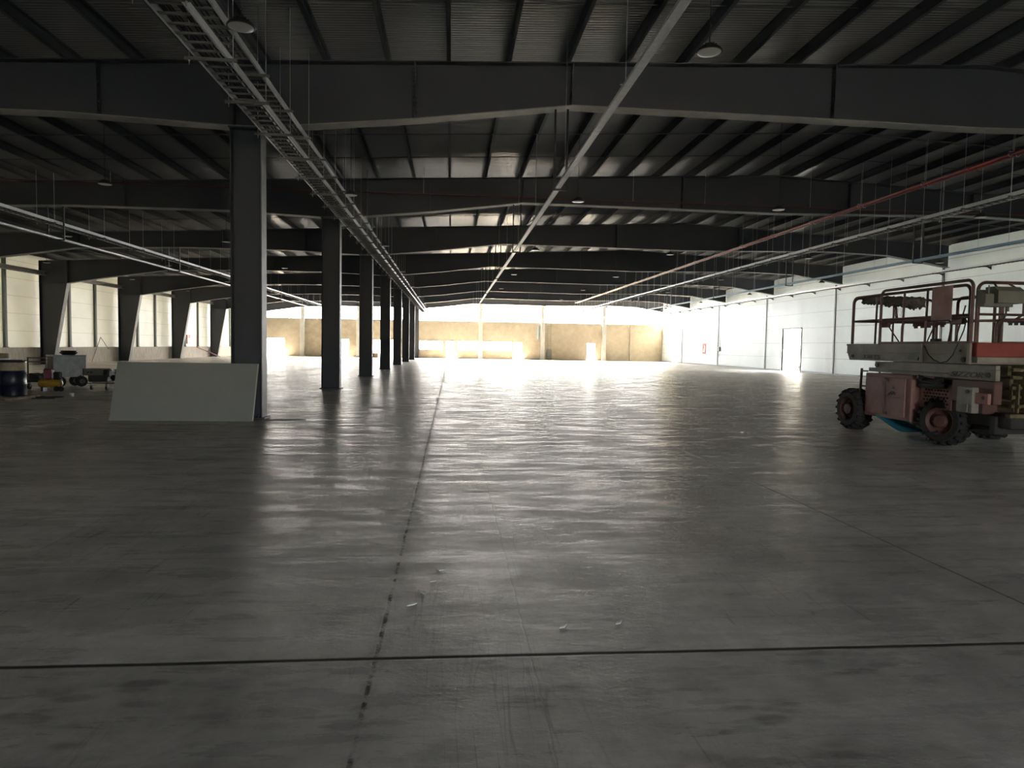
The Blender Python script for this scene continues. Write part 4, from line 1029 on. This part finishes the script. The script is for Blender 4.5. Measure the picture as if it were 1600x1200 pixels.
# compressor
root = empty('air_compressor', (-12.15, 21.6, 0), 'small yellow air compressor with plum motor in front of the metal bin', 'compressor')
MB().lathe([(0.03, -0.33), (0.10, -0.31), (0.125, -0.26), (0.125, 0.26), (0.10, 0.31), (0.03, 0.33)], (-12.0, 21.6, 0.23), axis='X', n=24).build('tank', 'comp', root, smooth=True)
MB().bbox(-12.15, -11.92, 21.48, 21.72, 0.35, 0.68, 0.04).build('motor', 'plum', root)
MB().bbox(-11.88, -11.7, 21.5, 21.7, 0.35, 0.58, 0.03).build('pump_head', 'dark', root)
MB().tube([(-12.15, 21.6, 0.42), (-12.3, 21.6, 0.5), (-12.15, 21.6, 0.56)], 0.015, 6).build('handle', 'dark', root)
for x in (-11.75, -11.62): MB().lathe([(0.02, -0.02), (0.08, -0.02), (0.08, 0.02), (0.02, 0.02)], (x, 21.45, 0.08), axis='Y', n=16).build('wheel', 'tyre', root)
MB().box(-12.22, -12.16, 21.5, 21.7, 0, 0.13).build('rubber_foot', 'black', root)
# generator
root = empty('welding_generator', (-10.95, 22.6, 0), 'welding generator on four casters with a push handle', 'generator')
MB().bbox(-11.42, -10.85, 22.3, 22.85, 0.45, 0.66, 0.02).build('control_panel', 'boxgrey', root)
MB().box(-11.3, -11.24, 22.285, 22.3, 0.53, 0.58).box(-11.2, -11.14, 22.285, 22.3, 0.53, 0.58).build('socket', 'black', root)
MB().bbox(-11.3, -10.72, 22.32, 22.85, 0.25, 0.47, 0.03).bbox(-10.85, -10.68, 22.35, 22.8, 0.4, 0.64, 0.03).build('engine_block', 'dark', root)
MB().lathe([(0.03, -0.04), (0.09, -0.03), (0.09, 0.03), (0.03, 0.05)], (-10.58, 22.45, 0.38), axis='Y', n=16).build('flywheel_cover', 'dark', root)
MB().lathe([(0.02, -0.05), (0.04, -0.04), (0.04, 0.05)], (-10.62, 22.4, 0.62), axis='Y', n=12).build('filler_cap', 'galv', root)
MB().tube([(-11.42, 22.3, 0.66), (-11.42, 22.3, 0.2), (-10.5, 22.3, 0.2), (-10.45, 22.3, 0.25), (-10.45, 22.3, 0.66)], 0.014, 6).tube([(-11.42, 22.85, 0.2), (-10.5, 22.85, 0.2), (-10.45, 22.85, 0.25), (-10.45, 22.85, 0.66)], 0.014, 6).tube([(-10.72, 22.3, 0.2), (-10.68, 22.3, 0.6), (-10.62, 22.3, 0.64)], 0.014, 6).tube([(-10.6, 22.55, 0.52), (-10.45, 22.55, 0.52), (-10.05, 22.5, 0.58)], 0.018, 6).build('frame', 'dark', root)
for x, y in ((-11.2, 22.35), (-10.75, 22.35), (-10.95, 22.8), (-10.5, 22.75)): caster(x, y, root, 0.06)
# debris on the floor
def scrap(name, pts, h, m, lab, cat, z=0.0):
    return tag(MB().prism(pts, z, z+h, 'XY').build(name, m), lab, cat)
scrap('rubber_offcut', [(-10.99, 19.1), (-10.6, 19.0), (-10.4, 19.3), (-10.55, 19.35), (-10.8, 19.2), (-10.95, 19.35)], 0.03, 'cable', 'black offcut on the floor just right of the drums', 'scrap')
scrap('rubber_offcut', [(-10.9, 18.75), (-10.45, 18.7), (-10.35, 18.82), (-10.8, 18.92)], 0.02, 'cable', 'flat black strip on the floor nearer than the other offcut', 'scrap')
tag(MB().lathe([(0.025, 0), (0.035, 0.09), (0.03, 0.09)], (-10.37, 19.7, 0), n=12).build('paper_cup', 'white'), 'small white cup standing on the floor left of the leaning board', 'cup')
flakes = [(-0.06, 4.70, 'farthest'), (-0.10, 4.49, 'second farthest'), (-0.16, 4.28, 'third farthest'), (-0.22, 4.08, 'nearest')]
for i, (x, y, w_) in enumerate(flakes):
    a_ = i*1.3; P_ = []
    for t_, r2 in ((0, 0.035), (1.4, 0.014), (2.6, 0.03), (4.4, 0.016)): P_.append((x+r2*1.1*math.cos(t_+a_), y+r2*1.4*math.sin(t_+a_)))
    tag(MB().prism(P_, 0.001, 0.006, 'XY').build('paper_flake', 'paper'), 'white flake on the floor left of centre, %s of four in a row' % w_, 'flake', 'paper flakes')
for i, (x, y, lab) in enumerate(((0.62, 3.68, 'larger pale flake just beyond the dark floor joint'), (0.95, 3.72, 'tiny white flake right of the larger pale one beyond the joint'))):
    tag(MB().prism([(x, y), (x+0.03, y+0.01), (x+0.05, y+0.05), (x+0.015, y+0.03)], 0.001, 0.005, 'XY').build('paper_flake', 'paper'), lab, 'flake')
